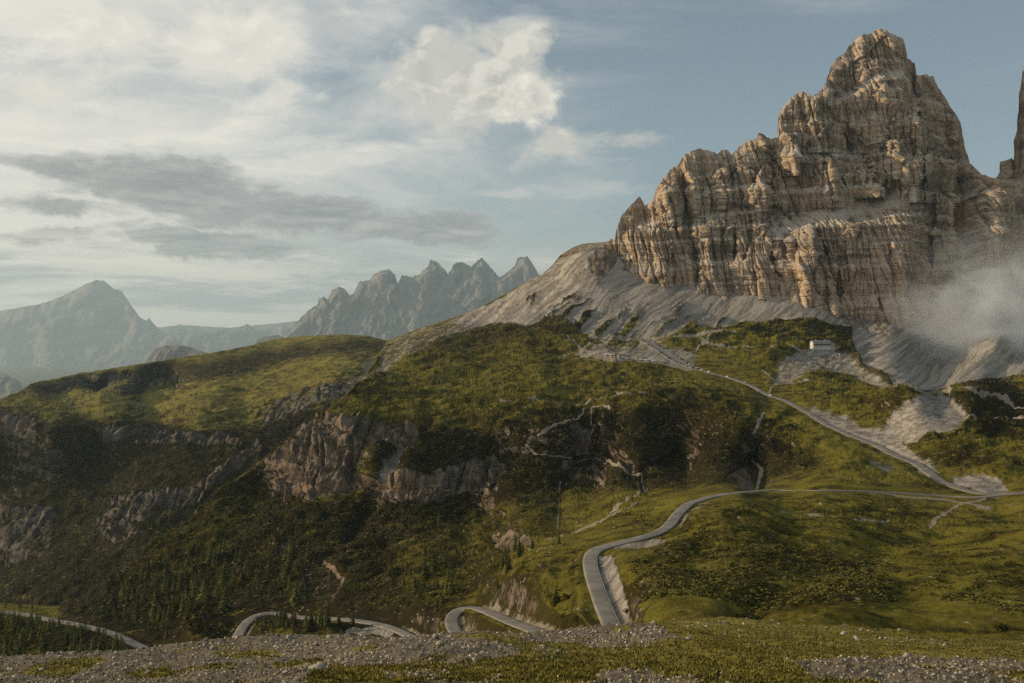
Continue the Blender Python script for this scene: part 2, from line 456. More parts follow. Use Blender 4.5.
PATHS = [([(583,414),(577,425),(553,438),(530,450),(529,454),(537,459),(553,461.5),(570,463),(595,464),(609,470),(626,479),(641,484),(646,495),(620,508),(600,518),(575,528)], .8),
 ([(583,414),(592,411),(612,417)], .9), ([(592,412),(588,425),(585,440)], .7), ([(500,405),(550,407),(600,406),(640,402),(662,399)], .5),
 ([(559,488),(559,500),(558,530)], .9), ([(764,411),(755,431),(750,445),(748,459),(762,470),(757,478),(755,486)], 1.5),
 ([(775,384),(793,380),(817,364.5),(835,361),(847,358)], 1.0), ([(817,364),(838,373),(852,377),(874,385.5),(889,389),(907,396),(925,397)], 1.3),
 ([(700,345),(740,352),(775,351),(810,355)], 1.1), ([(775,385),(807,385)], .9), ([(760,372),(775,384),(768,394)], .8),
 ([(581,360.5),(610,363),(640,365.5),(672,367),(690,369)], 1.8), ([(580,350),(589,352.5),(612,356),(639,357.5)], 1.0),
 ([(563,338),(570,344),(582,350)], .7), ([(590,339),(610,341),(646,340)], 1.6), ([(560,366),(575,357),(590,345)], .8),
 ([(695,352),(712,341),(725,336)], 1.0), ([(646,340),(664,338),(700,340),(735,338)], 1.3),
 ([(868,491),(905,497),(945,500),(990,508)], .9), ([(930,524),(960,505),(985,498)], 1.2),
 ([(1024,415),(990,404),(955,398),(925,397)], 1.0), ([(940,412),(980,424),(1024,430)], .7), ([(870,362),(920,365),(965,363),(1024,365)], .6),
 ([(640,505),(600,524),(560,540),(530,553)], .5), ([(890,521),(830,519),(780,516)], .5)]
ROCKS = [[(310,424),(338,420),(372,424),(392,430),(390,455),(374,460),(368,478),(374,495),(335,505),(312,514),(296,508),(272,505),(280,490),(262,480),(264,468),(290,450)],
 [(384,490),(392,480),(440,473),(470,468),(490,466),(505,470),(508,480),(500,500),(480,506),(455,500),(420,510),(400,512),(384,505)],
 [(392,430),(415,430),(420,436),(398,452),(391,455)],
 [(570,432),(582,430),(586,445),(584,458),(572,456)], [(557,465),(564,464),(566,474),(560,475)], [(565,486),(572,470),(579,471),(578,484)],
 [(585,476),(595,470),(607,480),(604,494),(592,494)], [(627,470),(634,470),(634,486),(627,486)], [(640,483),(647,484),(648,497),(642,497)],
 [(492,540),(510,534),(530,536),(534,548),(520,558),(500,554),(488,548)], [(300,575),(325,566),(345,585),(335,603),(310,606)],
 [(500,600),(508,594),(520,610),(545,620),(560,628),(548,632),(516,620)], [(280,555),(290,545),(292,560),(282,568)],
 [(560,255),(572,248),(582,244),(600,243),(598,252),(575,256)], [(590,262),(600,246),(614,242),(616,262),(606,278),(594,276)],
 [(836,318),(850,314),(905,316),(912,326),(890,338),(862,334),(846,328)], [(650,250),(660,283),(620,270)],
 [(765,487),(772,478),(782,480),(785,487)], [(720,484),(745,470),(757,476),(755,489),(735,490)]]
SCREES = [([(381,352),(385,341),(427,326),(481,307),(520,285),(552,266),(581,244),(612,241),(660,283),(760,289),(835,307),(1080,328),(1080,372),(980,384),(930,393),(900,388),(868,368),(852,350),(850,330),(828,328),(800,322),(770,324),(745,322),(715,333),(690,326),(668,338),(645,340),(600,342),(575,330),(560,322),(540,330),(500,325),(470,333),(440,345),(400,366),(378,380)], 1.0),
 ([(880,431),(905,404),(922,397),(950,400),(966,415),(970,430),(955,436),(930,438),(905,445),(880,443),(850,428)], 1.05),
 ([(425,430),(428,428),(410,452),(388,478),(378,500),(372,500),(384,470),(405,446)], 1.0),
 ([(868,455),(882,466),(897,464),(895,474),(885,478),(866,470)], .6), ([(300,412),(345,382),(376,370),(400,362),(390,372),(350,392),(310,416)], .85),
 ([(780,360),(805,352),(850,358),(900,392),(880,392),(850,380),(820,375),(790,385),(770,392)], .62),
 ([(575,352),(590,340),(650,338),(700,352),(690,372),(650,368),(600,366),(578,364)], .62),
 ([(955,478),(985,477),(1000,482),(1010,492),(998,497),(975,490),(950,486)], 1.1), ([(810,405),(850,422),(890,440),(930,462),(945,480),(930,476),(900,458),(850,437),(812,418)], .85),
 ([(598,551),(612,556),(625,590),(632,612),(650,626),(622,630),(612,605),(600,575)], .9), ([(612,549),(628,543),(650,541),(666,542),(660,547),(630,550)], 1.2),
 ([(345,634),(380,626),(395,632),(390,640),(350,640)], 1.1), ([(480,612),(496,592),(506,598),(500,612),(530,624),(520,627),(495,618)], .9),
 ([(675,525),(685,508),(700,500),(712,502),(690,514),(682,530)], .6)]
SCRUB_SHADE = [([(60,640),(60,600),(119,578),(222,490),(269,454),(310,423),(345,425),(300,520),(380,512),(500,500),(560,480),(560,530),(540,545),(470,600),(440,640),(0,660)], .8),
 ([(380,430),(430,430),(500,440),(560,415),(640,420),(760,440),(830,470),(740,485),(640,495),(560,500),(480,512),(380,515)], .75),  # dark brown here paints the shade of the steep hillside, besides scrub
 ([(640,400),(720,400),(760,420),(700,450),(640,440)], .5), ([(640,560),(740,540),(860,560),(900,600),(860,630),(760,628),(680,610)], .35),
 ([(840,322),(852,340),(850,358),(830,352),(832,344)], 1.0), ([(846,358),(900,392),(930,393),(905,360),(860,362)], .7), ([(905,372),(925,370),(945,376),(948,392),(912,393)], 1.1),
 ([(960,388),(985,380),(1024,398),(1060,410),(1060,422),(1024,416),(990,402)], 1.1), ([(940,402),(1010,406),(1050,425),(1050,440),(975,438),(968,420)], .9),
 ([(990,458),(960,450),(900,462),(930,470),(1000,470)], .6)]

def masks1(U, V, P):
    RD = np.zeros(U.shape, np.float32)
    u, v = warp(U, V, P, 5.0, .05)
    u2, v2 = warp(U, V, P, 1.6, .12)
    R = np.zeros(U.shape, np.float32); G = R.copy(); B = R.copy(); A = R.copy()
    for k_, p in enumerate(ROCKS):
        pm_ = poly_mask(u, v, p, 3.5); R = np.maximum(R, pm_); RD = np.maximum(RD, pm_ * (1 if k_ < 3 else .3))
    for p, a in SCREES: G = np.maximum(G, poly_mask(u, v, p, 6.0 if a < .9 else 4.0) * a)
    for p, a in SCRUB_SHADE: A = np.maximum(A, poly_mask(u, v, p, 10.0) * a)
    A = A * (1 - .65 * poly_mask(u, v, [(395,560),(470,520),(560,500),(640,500),(570,560),(480,602),(410,612)], 12)) * (1 - .5 * poly_mask(u, v, [(115,580),(222,490),(269,454),(310,423),(290,500),(240,560),(160,595)], 10))  # dark tone thinned on two sunlit slopes, their light put into the colour
    for p, w in PATHS: B = np.maximum(B, line_mask(u2, v2, p, w * .78, .9) * .95)
    # tongues of grass between the scree chutes
    wsk = 14 * fbm(U * .012, V * .02, 7.0, 3); streak = fbm((U * .62 + V * .78 + wsk) * .11, (-U * .78 + V * .62) * .016, 3.1, 5, .6)
    low = poly_mask(U, V, [(400,330),(520,284),(600,300),(860,312),(862,345),(700,350),(540,345),(400,380)], 10)
    G = G - low * sstep(.02, .35, streak + sstep(0, 60, V - L1TOP(U)) * .28 - .22) * .85
    G = np.clip(G, 0, 1.2) * (1 - .30 * poly_mask(U, V, [(376,352),(386,338),(520,280),(578,246),(604,262),(590,300),(540,338),(400,384)], 9))
    G = G * (1 - .36 * poly_mask(u, v, [(340,400),(384,336),(440,316),(470,330),(440,352),(400,385)], 12))
    A = np.maximum(A, .4 * poly_mask(U, V, [(400,345),(520,300),(590,290),(600,335),(540,345),(420,370)], 12))
    lat = np.clip(.5 + 1.5 * fbm((U * .62 + V * .78 + wsk) * .30, (-U * .78 + V * .62) * .03, 1.7, 5, .7), 0, 1)
    rub = np.clip(.5 + 1.2 * fbm(P[..., 0] / 9, P[..., 1] / 12, P[..., 2] / 3, 4, .65), 0, 1)
    mk = poly_mask(U, V, [(770,400),(920,392),(1080,392),(1080,520),(840,520),(790,430)], 10)
    lat = lat * (1 - mk) + rub * mk
    dry = np.clip(fbm(P[..., 0] / 60, P[..., 1] / 60, P[..., 2] / 14, 4) * 1.6, 0, 1)
    return (np.stack([R, G, B, A], -1), np.stack([lat, dry, RD, R * 0 + 1], -1))

def disp1(U, V, P, M):
    X, Y, Z = P[..., 0], P[..., 1], P[..., 2]
    R, G, B, A = [M[0][..., i] for i in range(4)]
    sc = np.clip(Y / 700, .35, 1.3)
    h = 12 * sc * fbm(X / 120, Y / 120, Z / 50, 4) + 11.0 * sc * ridged(X / 85, Y / 50, Z / 15, 5, .55) * (1 - .7 * np.clip(G, 0, 1))
    rd = np.full(U.shape, 99.0)
    for pts in (ROAD_A, ROAD_U, ROAD_B, ROAD_C, ROAD_D): rd = np.minimum(rd, line_dist(U, V, pts, 45))
    h = h * (.06 + .94 * sstep(3, 38, rd)) * (1 - .7 * np.clip(G, 0, 1))
    hm_ = 2.6 * fbm(X / 17, Y / 24, Z / 6, 4, .6) + 2.4 * ridged(X / 26, Y / 30, Z / 6.5, 4, .6) + .8 * ridged(X / 7, Y / 8, Z / 3, 3, .6)
    h = h + sc * hm_ * (1 - .75 * np.clip(G, 0, 1)) * (.1 + .9 * sstep(2, 12, rd))
    # shrubby bumps
    h = h + A * (1 - np.clip(G + R, 0, 1)) * 1.5 * np.clip(ridged(X / 9, Y / 9, Z / 9, 3) + .1, 0, 1) * sc
    # ravine streaks in scree
    h = h + np.clip(G, 0, 1) * .12 * sc * (M[1][..., 0] - .5) * sstep(0, 12, V - L1TOP(U))
    # cliffs: vertical ribs and beds
    c = ridged(X / 26, Y / 60, Z / 120, 4, .55) * 9 + facets(X / 14, Z / 40, 4, .2) * 6 + facets(X / 5, Z / 12, 14, .2) * 2.5 + crack(X / 16, Y / 60, Z / 90, .07) * 7 + 2.0 * fbm(X / 60, Y / 60, Z / 5, 4)
    rr = M[1][..., 2] * (.16 + .84 * sstep(650, 950, Y))
    h = h * (1 - .5 * R) + rr * c
    h = h * sstep(-1, 7, V - L1TOP(U))
    h = h / (1 + (np.abs(np.gradient(Y, axis=0)) / (Y * .012)) ** 2)
    # gully below the middle stream
    for p, w, dpt in (([(764,411),(755,431),(750,445),(748,459),(762,470),(755,486)], 9, 6), ([(583,414),(575,440),(572,470),(560,500)], 8, 5),
                      ([(1000,520),(900,548),(820,575),(770,600),(745,625)], 22, 3), ([(428,428),(405,450),(385,480),(375,510),(350,545)], 7, 8),
                      ([(300,415),(345,385),(380,362)], 5, 5)):
        h = h - dpt * np.exp(-(line_dist(U, V, p, w * 3) / w) ** 2)
    return h

mat_hill = terrain_mat('hillside ground')
hill, G1 = relief('hillside', -60, 1084, .85, L1TOP, prof([(-60, 672), (1080, 672)]), .85, D1, disp1, mat_hill,
                  masks=masks1, skirt=6, skirt_step=(10, -7), carve_it=True)

# ================================================================== 2 PLATEAU on the left
L2C = [(-60,408,1600),(0,400,1700),(40,383,2100),(100,371,2300),(170,360,2400),(220,352,2500),(300,337,2700),(385,338,2650),(430,340,2500),
 (-60,420,1500),(40,397,1850),(100,399,1900),(180,399,1950),(60,386,2150),(60,396,2110),(100,377,2240),(100,396,2190),(140,375,2300),(140,397,2230),(178,378,2330),(178,393,2260),(0,412,1600),(60,414,1600),(120,418,1600),(200,426,1560),(260,424,1600),(320,408,1650),
 (250,380,2100),(200,400,1850),(300,385,1950),(330,370,2050),(380,360,2200),(0,480,1480),(100,480,1450),(200,480,1350),(0,440,1570),(100,440,1550),(200,450,1480),(280,440,1500),
 (-60,480,1480),(-60,560,1350),(0,560,1300),(100,560,1150),(0,600,1080),(60,590,1060),(0,650,950),(150,560,1080),(200,520,1220),(250,480,1350),(320,430,1550),(430,400,2000)]
D2 = TPS(L2C)
L2TOP = prof([(-60,412),(-20,404),(0,400),(20,392),(30,385),(40,382),(70,376),(100,371),(135,365),(170,360),(200,356),(220,352),(250,346),(270,341),(300,337),(340,335),(365,336),(385,340),(430,346)])
def masks2(U, V, P):
    u, v = warp(U, V, P, 7.0, .04)
    R = np.zeros(U.shape, np.float32); G = R.copy(); B = R.copy()
    for p in ([(45,384),(90,376),(130,374),(180,374),(178,392),(130,398),(80,396),(45,394)], [(250,415),(300,395),(345,380),(340,395),(300,420),(270,432)],
              [(-60,415),(0,412),(40,416),(40,440),(-60,440)], [(-60,500),(0,505),(60,512),(55,560),(0,566),(-60,566)],
              [(100,500),(140,495),(200,490),(260,440),(262,455),(200,510),(150,540),(118,556),(100,540)],
              [(90,424),(150,432),(240,440),(250,455),(160,452),(90,444)]):
        R = np.maximum(R, poly_mask(u, v, p, 6.0))
    R = np.clip(R * (.75 + .8 * fbm(P[..., 0] / 70, P[..., 1] / 70, P[..., 2] / 30, 3)), 0, 1)
    A = sstep(0, 22, V - prof([(-60,412),(0,412),(60,412),(120,416),(200,424),(260,418),(330,398),(385,370)])(U)) * .95  # scrub cover that also paints the plateau's shaded front darker
    A = np.maximum(A, poly_mask(u, v, [(30,384),(180,366),(300,345),(385,338),(385,350),(300,360),(200,385),(180,372),(40,396)], 8) * .7)
    G = poly_mask(u, v, [(240,440),(300,408),(350,378),(385,350),(385,372),(340,400),(290,425)], 6) * .55
    dry = np.clip(.25 + fbm(P[..., 0] / 90, P[..., 1] / 90, P[..., 2] / 20, 4) * 1.3, 0, 1) * (1 - A)
    return (np.stack([R, G, B, A], -1), np.stack([R * 0 + .5, dry, R * 0, R * 0 + 1], -1))
def disp2(U, V, P, M):
    X, Y, Z = P[..., 0], P[..., 1], P[..., 2]; R, G, B, A = [M[0][..., i] for i in range(4)]
    h = 12 * fbm(X / 170, Y / 200, Z / 70, 4) + 4.5 * ridged(X / 60, Y / 60, Z / 16, 4) + 2.5 * fbm(X / 16, Y / 16, Z / 10, 4)
    h = h + A * 5 * ridged(X / 30, Y / 30, Z / 30, 3) + (1 - A) * 8 * ridged(U / 70, (V + .12 * U) / 6.5, 2.2, 4, .55)
    c = ridged(X / 40, Y / 80, Z / 200, 4, .5) * 9 + facets(X / 18, Z / 50, 6, .15) * 6 + crack(X / 22, Y / 90, Z / 120, .07) * 8 + 3 * ridged(X / 10, Y / 24, Z / 40, 3)
    fall = sstep(0, 30, V - L2TOP(U))
    return h * (.35 + .65 * fall) + c * R
mat_plateau = terrain_mat('plateau ground', s=.7, grass=((.022, .023, .006), (.075, .071, .014), (.24, .205, .05)), rock=((.038, .034, .027), (.125, .112, .093)), bumpd=1.2, speck=.5)
plateau, G2 = relief('plateau', -60, 432, 1.0, L2TOP, prof([(-60, 665), (60, 640), (119, 605), (222, 520), (310, 450), (345, 425), (380, 395), (432, 375)]), 1.0, D2, disp2, mat_plateau,
                     masks=masks2, skirt=6, skirt_step=(30, -14), jag=lambda u: .6 * fbm(u * .12, 0, 2.2, 3), smooth=False)

# ================================================================== 3 THE GREAT ROCK PEAK
PK_TOP = [(600,249),(611,239),(615,240),(616,231),(621.5,216),(632,204),(638.8,196.7),(642,200),(645,206.4),(653.8,201),(656,190),(664.6,177),(673,167.7),(678,166.6),(682,158),(690,152),(699,149),(708,151),(714,152.6),(718,155),(721,151),(725,149),(728,150),(731,156),
 (737.8,149),(748.6,141),(756,140),(759,133),(762.6,134.7),(771.6,140),(778,137),(778.6,115),(785.8,104),(792,98),(798.7,92),(807.7,93.5),(811.6,98.6),(819,93.5),(825.7,84.5),(829.6,69),(836,58.7),(845,53.5),(849,46),(853,43),(863,35),(871,34),(875,31),(880,29.8),(886,31),(890,35),
 (894,35.5),(900,39),(904,44.5),(907,58.7),(914.7,64),(917,76),(924,75),(931.4,78),(938,89.6),(949.5,105),(957,116),(961,123),(964,140),(966,151.5),(971,164),(981.7,174.7),(994.6,178.5),(999.7,180),(1040,180)]
L3TOP = prof(PK_TOP)
L3BOT = prof([(600,262),(612,270),(618,276),(630,290),(660,300),(700,304),(760,306),(800,312),(835,325),(880,336),(920,340),(1024,350),(1080,350)])
CONT = prof([(600,255),(612,262),(618,268),(630,278),(660,287),(700,291),(760,294),(800,299),(835,312),(880,320),(920,324),(1024,333),(1080,333)])
LEDGES = [([(636,226),(660,222),(692,219),(720,213),(772,209)], 2.2, 2.6), ([(765,230),(785,226),(800,224),(826,215),(860,207),(880,203),(915,195)], 8, 2.3),
 ([(700,195),(708,192),(729,188),(751,186),(775,178)], 2.2, 2.2), ([(790,152),(809,151),(830,152),(858,154)], 4, 2.4), ([(826,103),(835,100),(858,90),(873,79),(894,74),(905,76)], 3.5, 2.4),
 ([(868,246),(875,244),(945,239),(960,238)], 1.4, 1.8), ([(805,190),(830,186),(850,184)], 3, 1.5), ([(905,197),(914,192),(950,196)], 2, 1.5),
 ([(640,250),(680,258),(720,262),(760,256),(800,262)], 1.4, 1.2), ([(615,240),(650,243),(690,240)], 1.2, 1.0), ([(700,240),(740,236),(770,244)], 1.4, 1.2), ([(850,222),(880,216),(910,214),(950,216)], 1.6, 1.6)]
TOWERS = [ # top profile, foot row, metres it stands out
 ([(776,122),(779,114),(786,104),(799,92.5),(808,94),(812,99),(819,95),(826,93),(833,101),(840,120),(848,146)], 153, 45),
 ([(770,165),(771,150),(774,142),(785,133),(800,133),(808,138),(810,160)], 176, 75),
 ([(887,150),(889,120),(896,113),(904,112),(907,116),(909,112),(914,114),(922,125),(930,138),(936,152)], 166, 90),
 ([(857,178),(860,155),(866,146),(874,140),(880,137),(884,142),(890,143),(893,140),(903,141),(906,150),(909,146),(917,148),(925,172)], 180, 110),
 ([(896,172),(900,164),(916,162),(930,152),(938,150),(944,160),(950,176),(954,200)], 203, 120),
 ([(828,196),(835,182),(850,173),(862,169),(868,171),(885,166),(895,167),(900,182)], 198, 125),
 ([(797,205),(803,192),(812,176),(822,161),(828,160),(834,168),(846,188),(852,198)], 208, 40),
 ([(830,150),(833,101),(840,100),(858,94),(868,93),(876,96),(886,99),(893,112),(896,140)], 153, 28),
 ([(862,80),(864,74),(868,65),(875,62),(882,65),(887,80)], 90, 13),
 ([(751,210),(753,185),(760,171),(766,165),(771,172),(772,205)], 212, 42),
 ([(729,200),(733,176),(742,168),(752,172),(754,200)], 206, 22), ([(708,205),(712,182),(722,170),(730,172),(733,200)], 210, 30),
 ([(656,222),(660,196),(668,182),(676,180),(682,196),(684,225)], 226, 24), ([(686,215),(690,185),(700,176),(708,185),(710,214)], 218, 16),
 ([(828,315),(829,268),(833,262),(837,268),(838,315)], 318, 34), ([(788,312),(790,240),(798,231),(808,229),(813,240),(822,270),(826,310)], 320, 24),
 ([(840,322),(842,240),(852,226),(868,222),(890,216),(905,214),(922,212),(928,260),(930,320)], 334, 26),
 ([(932,330),(934,230),(938,198),(946,192),(953,196),(957,250),(960,330)], 340, 22),
 ([(735,300),(738,235),(748,228),(765,232),(772,262),(776,300)], 302, 18), ([(618,272),(622,236),(640,226),(658,228),(670,240),(674,290)], 294, 18),
 ([(698,300),(700,245),(708,222),(722,220),(732,236),(734,300)], 302, 14), ([(775,300),(777,250),(782,236),(788,250),(789,300)], 302, 12),
 ([(842,55),(846,47),(853,43.5),(862,36),(866,50),(868,62)], 90, 6), ([(812,100),(820,94),(827,84),(832,72),(838,70),(842,96)], 102, 8)]
GULLIES = [([(684,180),(685,205),(689,230),(694,255),(698,280)], 4.5, 42), ([(833.5,104),(838,120),(846,140),(850,150)], 2.0, 28), ([(813,226),(820,240),(828,262),(838,292)], 3.0, 24),
 ([(735,226),(736,250),(733,262)], 2.2, 14), ([(772,262),(776,272),(780,288)], 1.8, 14), ([(956,193),(957,222),(958,255),(950,300)], 3.0, 20), ([(934,196),(930,215),(924,240)], 2.0, 14),
 ([(748,206),(752,225),(748,246),(742,262)], 2.0, 12), ([(650,245),(653,265),(658,285)], 2, 12), ([(893,100),(888,130),(884,150)], 2.0, 18), ([(783,215),(778,232),(772,250)], 2.0, 14),
 ([(707,235),(712,255),(716,275)], 1.5, 10), ([(870,50),(869,62),(860,80)], 1.6, 10), ([(912,78),(915,95),(922,120),(935,142),(948,160)], 2.5, 20)]

def D3(U, V):
    wu = U + 2.2 * fbm(U * .09, V * .05, 4.4, 3); wv = V + 2.5 * fbm(U * .05, V * .08, 8.1, 3)
    c = CONT(U)
    # walk up the wall from its foot, row by row
    m = np.full(U.shape, .50) * 1.8
    m = m * (1 - .35 * sstep(0, 40, c - V) * (1 - sstep(60, 95, c - V)))
    strata = fbm(U * .012, V * .22, 2.0, 5, .65)
    m = m * (1 + .6 * np.clip(strata, -.6, .8))
    for pts, th, a in LEDGES:
        f = prof(pts); p0, p1 = pts[0][0], pts[-1][0]
        win = sstep(p0 - 6, p0 + 4, U) * (1 - sstep(p1 - 4, p1 + 6, U))
        m = m + 1.8 * a * win * np.exp(-((wv - f(U)) / th) ** 2)
    dV = np.gradient(V, axis=0)
    acc = np.cumsum((m * np.abs(dV))[::-1], 0)[::-1]
    Y0 = D1(U[0], CONT(U[0]))[None] + acc - (1.5 * np.maximum(V - c, 0))
    # right flank stands behind the main body
    edge = prof([(20, 925), (76, 903), (108, 915), (131, 927), (150, 944), (200, 957), (330, 962)])(V)
    Y0 = Y0 + 60 * sstep(-3, 6, wu - edge)
    # left spur falls back from the great wall
    Y0 = Y0 + 25 * sstep(690, 620, U)
    out = Y0.copy()
    for pts, foot, amt in TOWERS:
        f = prof(pts); a, b = pts[0][0], pts[-1][0]
        tv = f(wu)
        inside = (wu > a) & (wu < b) & (V > tv - 1) & (V < foot)
        cx = (wu - (a + b) / 2) / ((b - a) / 2)
        hh = (wv - tv)
        # nearly upright front, rounded sides and brow
        col = np.interp(foot, V[:, 0], V[:, 0])
        Yfoot = np.empty(U.shape[1])
        r = np.argmin(np.abs(V - foot), axis=0)
        Yfoot = Y0[r, np.arange(U.shape[1])]
        Yfoot = np.convolve(np.pad(Yfoot, 8, 'edge'), np.ones(17) / 17, 'valid')
        amt = amt * 1.25; rnd = amt * .55 * np.clip(np.where(cx < .25, (.25 - cx) / 1.25, (cx - .25) / .75), 0, 1) ** 1.25 + amt * .16 * facets(wu / 4.5, wv / 40, 41, .1) + amt * .1 * np.exp(-np.clip(hh, 0, 99) / 1.5)
        Yt = Yfoot[None] - amt * .35 + .58 * (foot - V) + rnd
        out = np.where(inside, np.minimum(out, np.maximum(Yt, Y0 - amt * 1.2)), out)
    for pts, w, dpt in GULLIES:
        out = out + dpt * np.exp(-(line_dist(wu, V, pts, w * 3) / w) ** 2)
    return out

def disp3(U, V, P, M):
    """beds of rock with upright walls and set-back ledges, each bed split into its own columns"""
    X, Y, Z = P[..., 0], P[..., 1], P[..., 2]
    Xw = X + 11 * fbm(X / 80, Z / 120, 2.0, 4, .6) + .12 * Z
    Zw = Z + 9 * fbm(X / 160, 4.0, 1.0, 3) + 2.5 * fbm(X / 22, Y / 60, 3.0, 3)
    d = np.zeros(X.shape)
    for H, Sb, W_, A_, sd_ in ((74, 13, 47, 16, 3), (27, 5.0, 18, 9.0, 9), (10.5, 1.9, 7.4, 4.2, 21), (4.6, .7, 3.6, 1.9, 31)):
        q = Zw / H + .35 * fbm(X / (6 * W_), 7.0, sd_, 2); qi = np.floor(q); fr = q - qi
        d = d + Sb * (fr - sstep(.72, .98, fr))
        # neighbouring beds share most of their columns
        c1 = facets(Xw / W_ + 0 * Z, np.full(X.shape, .5) + Z / (H * 9), sd_, 0)
        c2 = facets(Xw / (W_ * .7) + qi * 3.7, np.full(X.shape, .5), sd_ + 50, 0)
        d = d + A_ * (.62 * c1 + .38 * c2 * sstep(0, .06, fr) * sstep(1, .9, fr))
    d = d + crack(Xw / 36, Y / 300, Z / 400, .035) * 13 + crack(Xw / 14 + 9, Y / 200, Z / 190, .05) * 6 + 0
    d = d + 7 * fbm(X / 60, Y / 200, Z / 45, 3) + 9 * facets(X / 70 + Z / 160, Z / 60, 77, .5)
    d = d + fbm(X / 5, Y / 5, Z / 5, 3, .6) * 1.6
    lower = sstep(30, 0, CONT(U) - V); crest = sstep(0, 9, line_dist(U, V, PK_TOP, 14))
    led = M[0][..., 1]
    return d * (1 - .55 * led) * (1 - .3 * lower) * (.3 + .7 * crest)

def m3(U, V, P):
    led = np.zeros(U.shape, np.float32)
    wv = V + 2.5 * fbm(U * .05, V * .08, 8.1, 3) + 3 * fbm(U * .12, V * .12, 1.1, 3)
    for pts, th, a in LEDGES:
        f = prof(pts); p0, p1 = pts[0][0], pts[-1][0]
        win = sstep(p0 - 6, p0 + 4, U) * (1 - sstep(p1 - 4, p1 + 6, U))
        led = np.maximum(led, win * np.exp(-((wv - f(U)) / th) ** 2) * min(1, a / 2))
    z = led * 0
    return (np.stack([z, led, z, z], -1), np.stack([z, z, z, z + 1], -1))
def m0(U, V, P): return (np.zeros(U.shape + (4,), np.float32), np.zeros(U.shape + (4,), np.float32))
mat_peak = rock_mat('pale dolomite rock')
def jag3(u): return np.abs(1.8 * pnoise(u * .45, 1.3, 0)) * -1 + 1.2 * fbm(u * .22, 3, 0, 3)
peak, G3 = relief('mountain', 600, 1040, .55, L3TOP, L3BOT, .55, D3, disp3, mat_peak, masks=m3, jag=jag3, skirt=14, skirt_step=(18, -5), flatten=True, smooth=False)

# neighbouring tower at the right edge
T4 = prof([(985,196),(994,180),(999.7,172),(1001,162),(1005,161),(1009,159),(1014,160.5),(1016,130),(1019,108),(1017.5,103),(1020,92),(1022.5,70),(1026,62),(1040,50),(1060,40),(1095,20),(1110,30)])
def D4(U, V): return 1990 + .6 * (340 - V) - 30 * np.exp(-((U - 1040) / 22) ** 2) + 25 * np.exp(-((U - 1012) / 4) ** 2) + 0 * V
rock_tower, _ = relief('rock_tower', 985, 1110, .8, T4, prof([(985,340),(1110,345)]), .8, D4, disp3, mat_peak, masks=m0, jag=jag3, skirt=12, skirt_step=(18, -5), flatten=True, smooth=False)

# ================================================================== 4 FAR MOUNTAINS
mat_far = rock_mat('far rock', s=.12, dark=(.13, .125, .115), lite=(.19, .18, .165), warm=(.20, .175, .15), grey=(.19, .185, .175))
def far_range(name, top, bot, Y0, slope, amp, u0, u1, du=1.0, lam=1.0, mat=mat_far, gridge=0.0, jagA=1.0):
    tp = prof(top)
    def Df(U, V):
        return Y0 + slope * (bot - V) * Y0 / F * (1 + .25 * fbm(U * .03, V * .03, Y0, 3))
    def df(U, V, P, M):
        X, Y, Z = P[..., 0], P[..., 1], P[..., 2]
        l = lam * Y0 / 1800
        h = ridged(X / (110 * l), Y / (260 * l), Z / (300 * l), 5, .58) * amp + ridged(X / (36 * l), Y / (70 * l), Z / (70 * l), 4, .6) * amp * .45
        h = h + fbm(X / (200 * l), Y / (200 * l), Z / (22 * l), 4) * amp * .25
        fc = facets(X / (34 * l), Z / (80 * l), int(Y0) % 97, .2) * amp * .28 + facets(X / (14 * l), Z / (30 * l), 5, .2) * amp * .16
        return (h + fc) * sstep(0, 9, line_dist(U, V, top, 14))
    jg = lambda u: jagA * (-2.0 * np.abs(pnoise(u * .42, Y0, 0)) + 1.3 * fbm(u * .5, Y0 * .1, 0, 4, .7))
    return relief(name, u0, u1, du, tp, prof([(u0, bot), (u1, bot)]), du, Df, df, mat, masks=m0, jag=jg, skirt=8, skirt_step=(Y0 * .008, -Y0 * .004))[0]
far_range('jagged_peaks', [(270,352),(280,340),(296,323),(307,312),(318,304),(318.5,299),(324,296.6),(328,300),(332,290.6),(339,287),(344,288.7),(350,296),(354,293),(359,282),(370,281),(374,274),(382,271),(389,269.5),(395,275.5),(398,284),(401.7,275.5),(411,277),(419.5,275),(426,268),(429,266),(430,260),(437,262),(444,269),(448,275),(455,263),(462,262),(471,267),(478,260.5),(482,258),(488,264.6),(499,277),(504,275.5),(515,266),(518,258),(527.5,256.4),(534,266),(538.5,274),(550,290),(620,300)],
          362, 21000, .9, 165, 270, 600, .8, 1.0)
far_range('left_mountain', [(-80,322),(0,311),(38,304.6),(58.6,298),(85,284.6),(96.7,280),(104,281),(114,289),(121.6,291),(132,306.6),(140.6,318),(146.5,321),(149,317.5),(153,323),(161,331.5),(185,345),(215,365)], 430, 33000, 1.3, 110, -80, 215, 1.0, 1.2, jagA=.4)
far_range('distant_ridge', [(100,345),(150,335),(176,333.6),(190,333),(217,330),(222.7,327),(228.5,331),(240,327),(247.6,324),(252,327),(258,331.5),(272.5,327),(283,324),(290,328.6),(320,332),(420,340)], 380, 41000, 1.0, 380, 100, 420, 1.2, 1.2, jagA=.5)
far_range('horizon_ridge', [(-80,332),(140,330),(180,325),(230,328),(300,321),(420,326),(560,324)], 380, 47000, .8, 300, -80, 560, 2.0, 1.5, jagA=.5)
far_range('rocky_knoll', [(146,362),(148,358),(155,349),(164,345.6),(178,345.5),(190,347),(199,350.6),(206.6,352.6),(214,360)], 375, 9500, 1.2, 22, 146, 214, .7, .6, jagA=.3)
far_range('low_knoll', [(254,345),(258,340),(264,337),(278,335),(284,338),(292,344)], 355, 12000, 1.2, 22, 254, 292, .8, .6, jagA=.3)
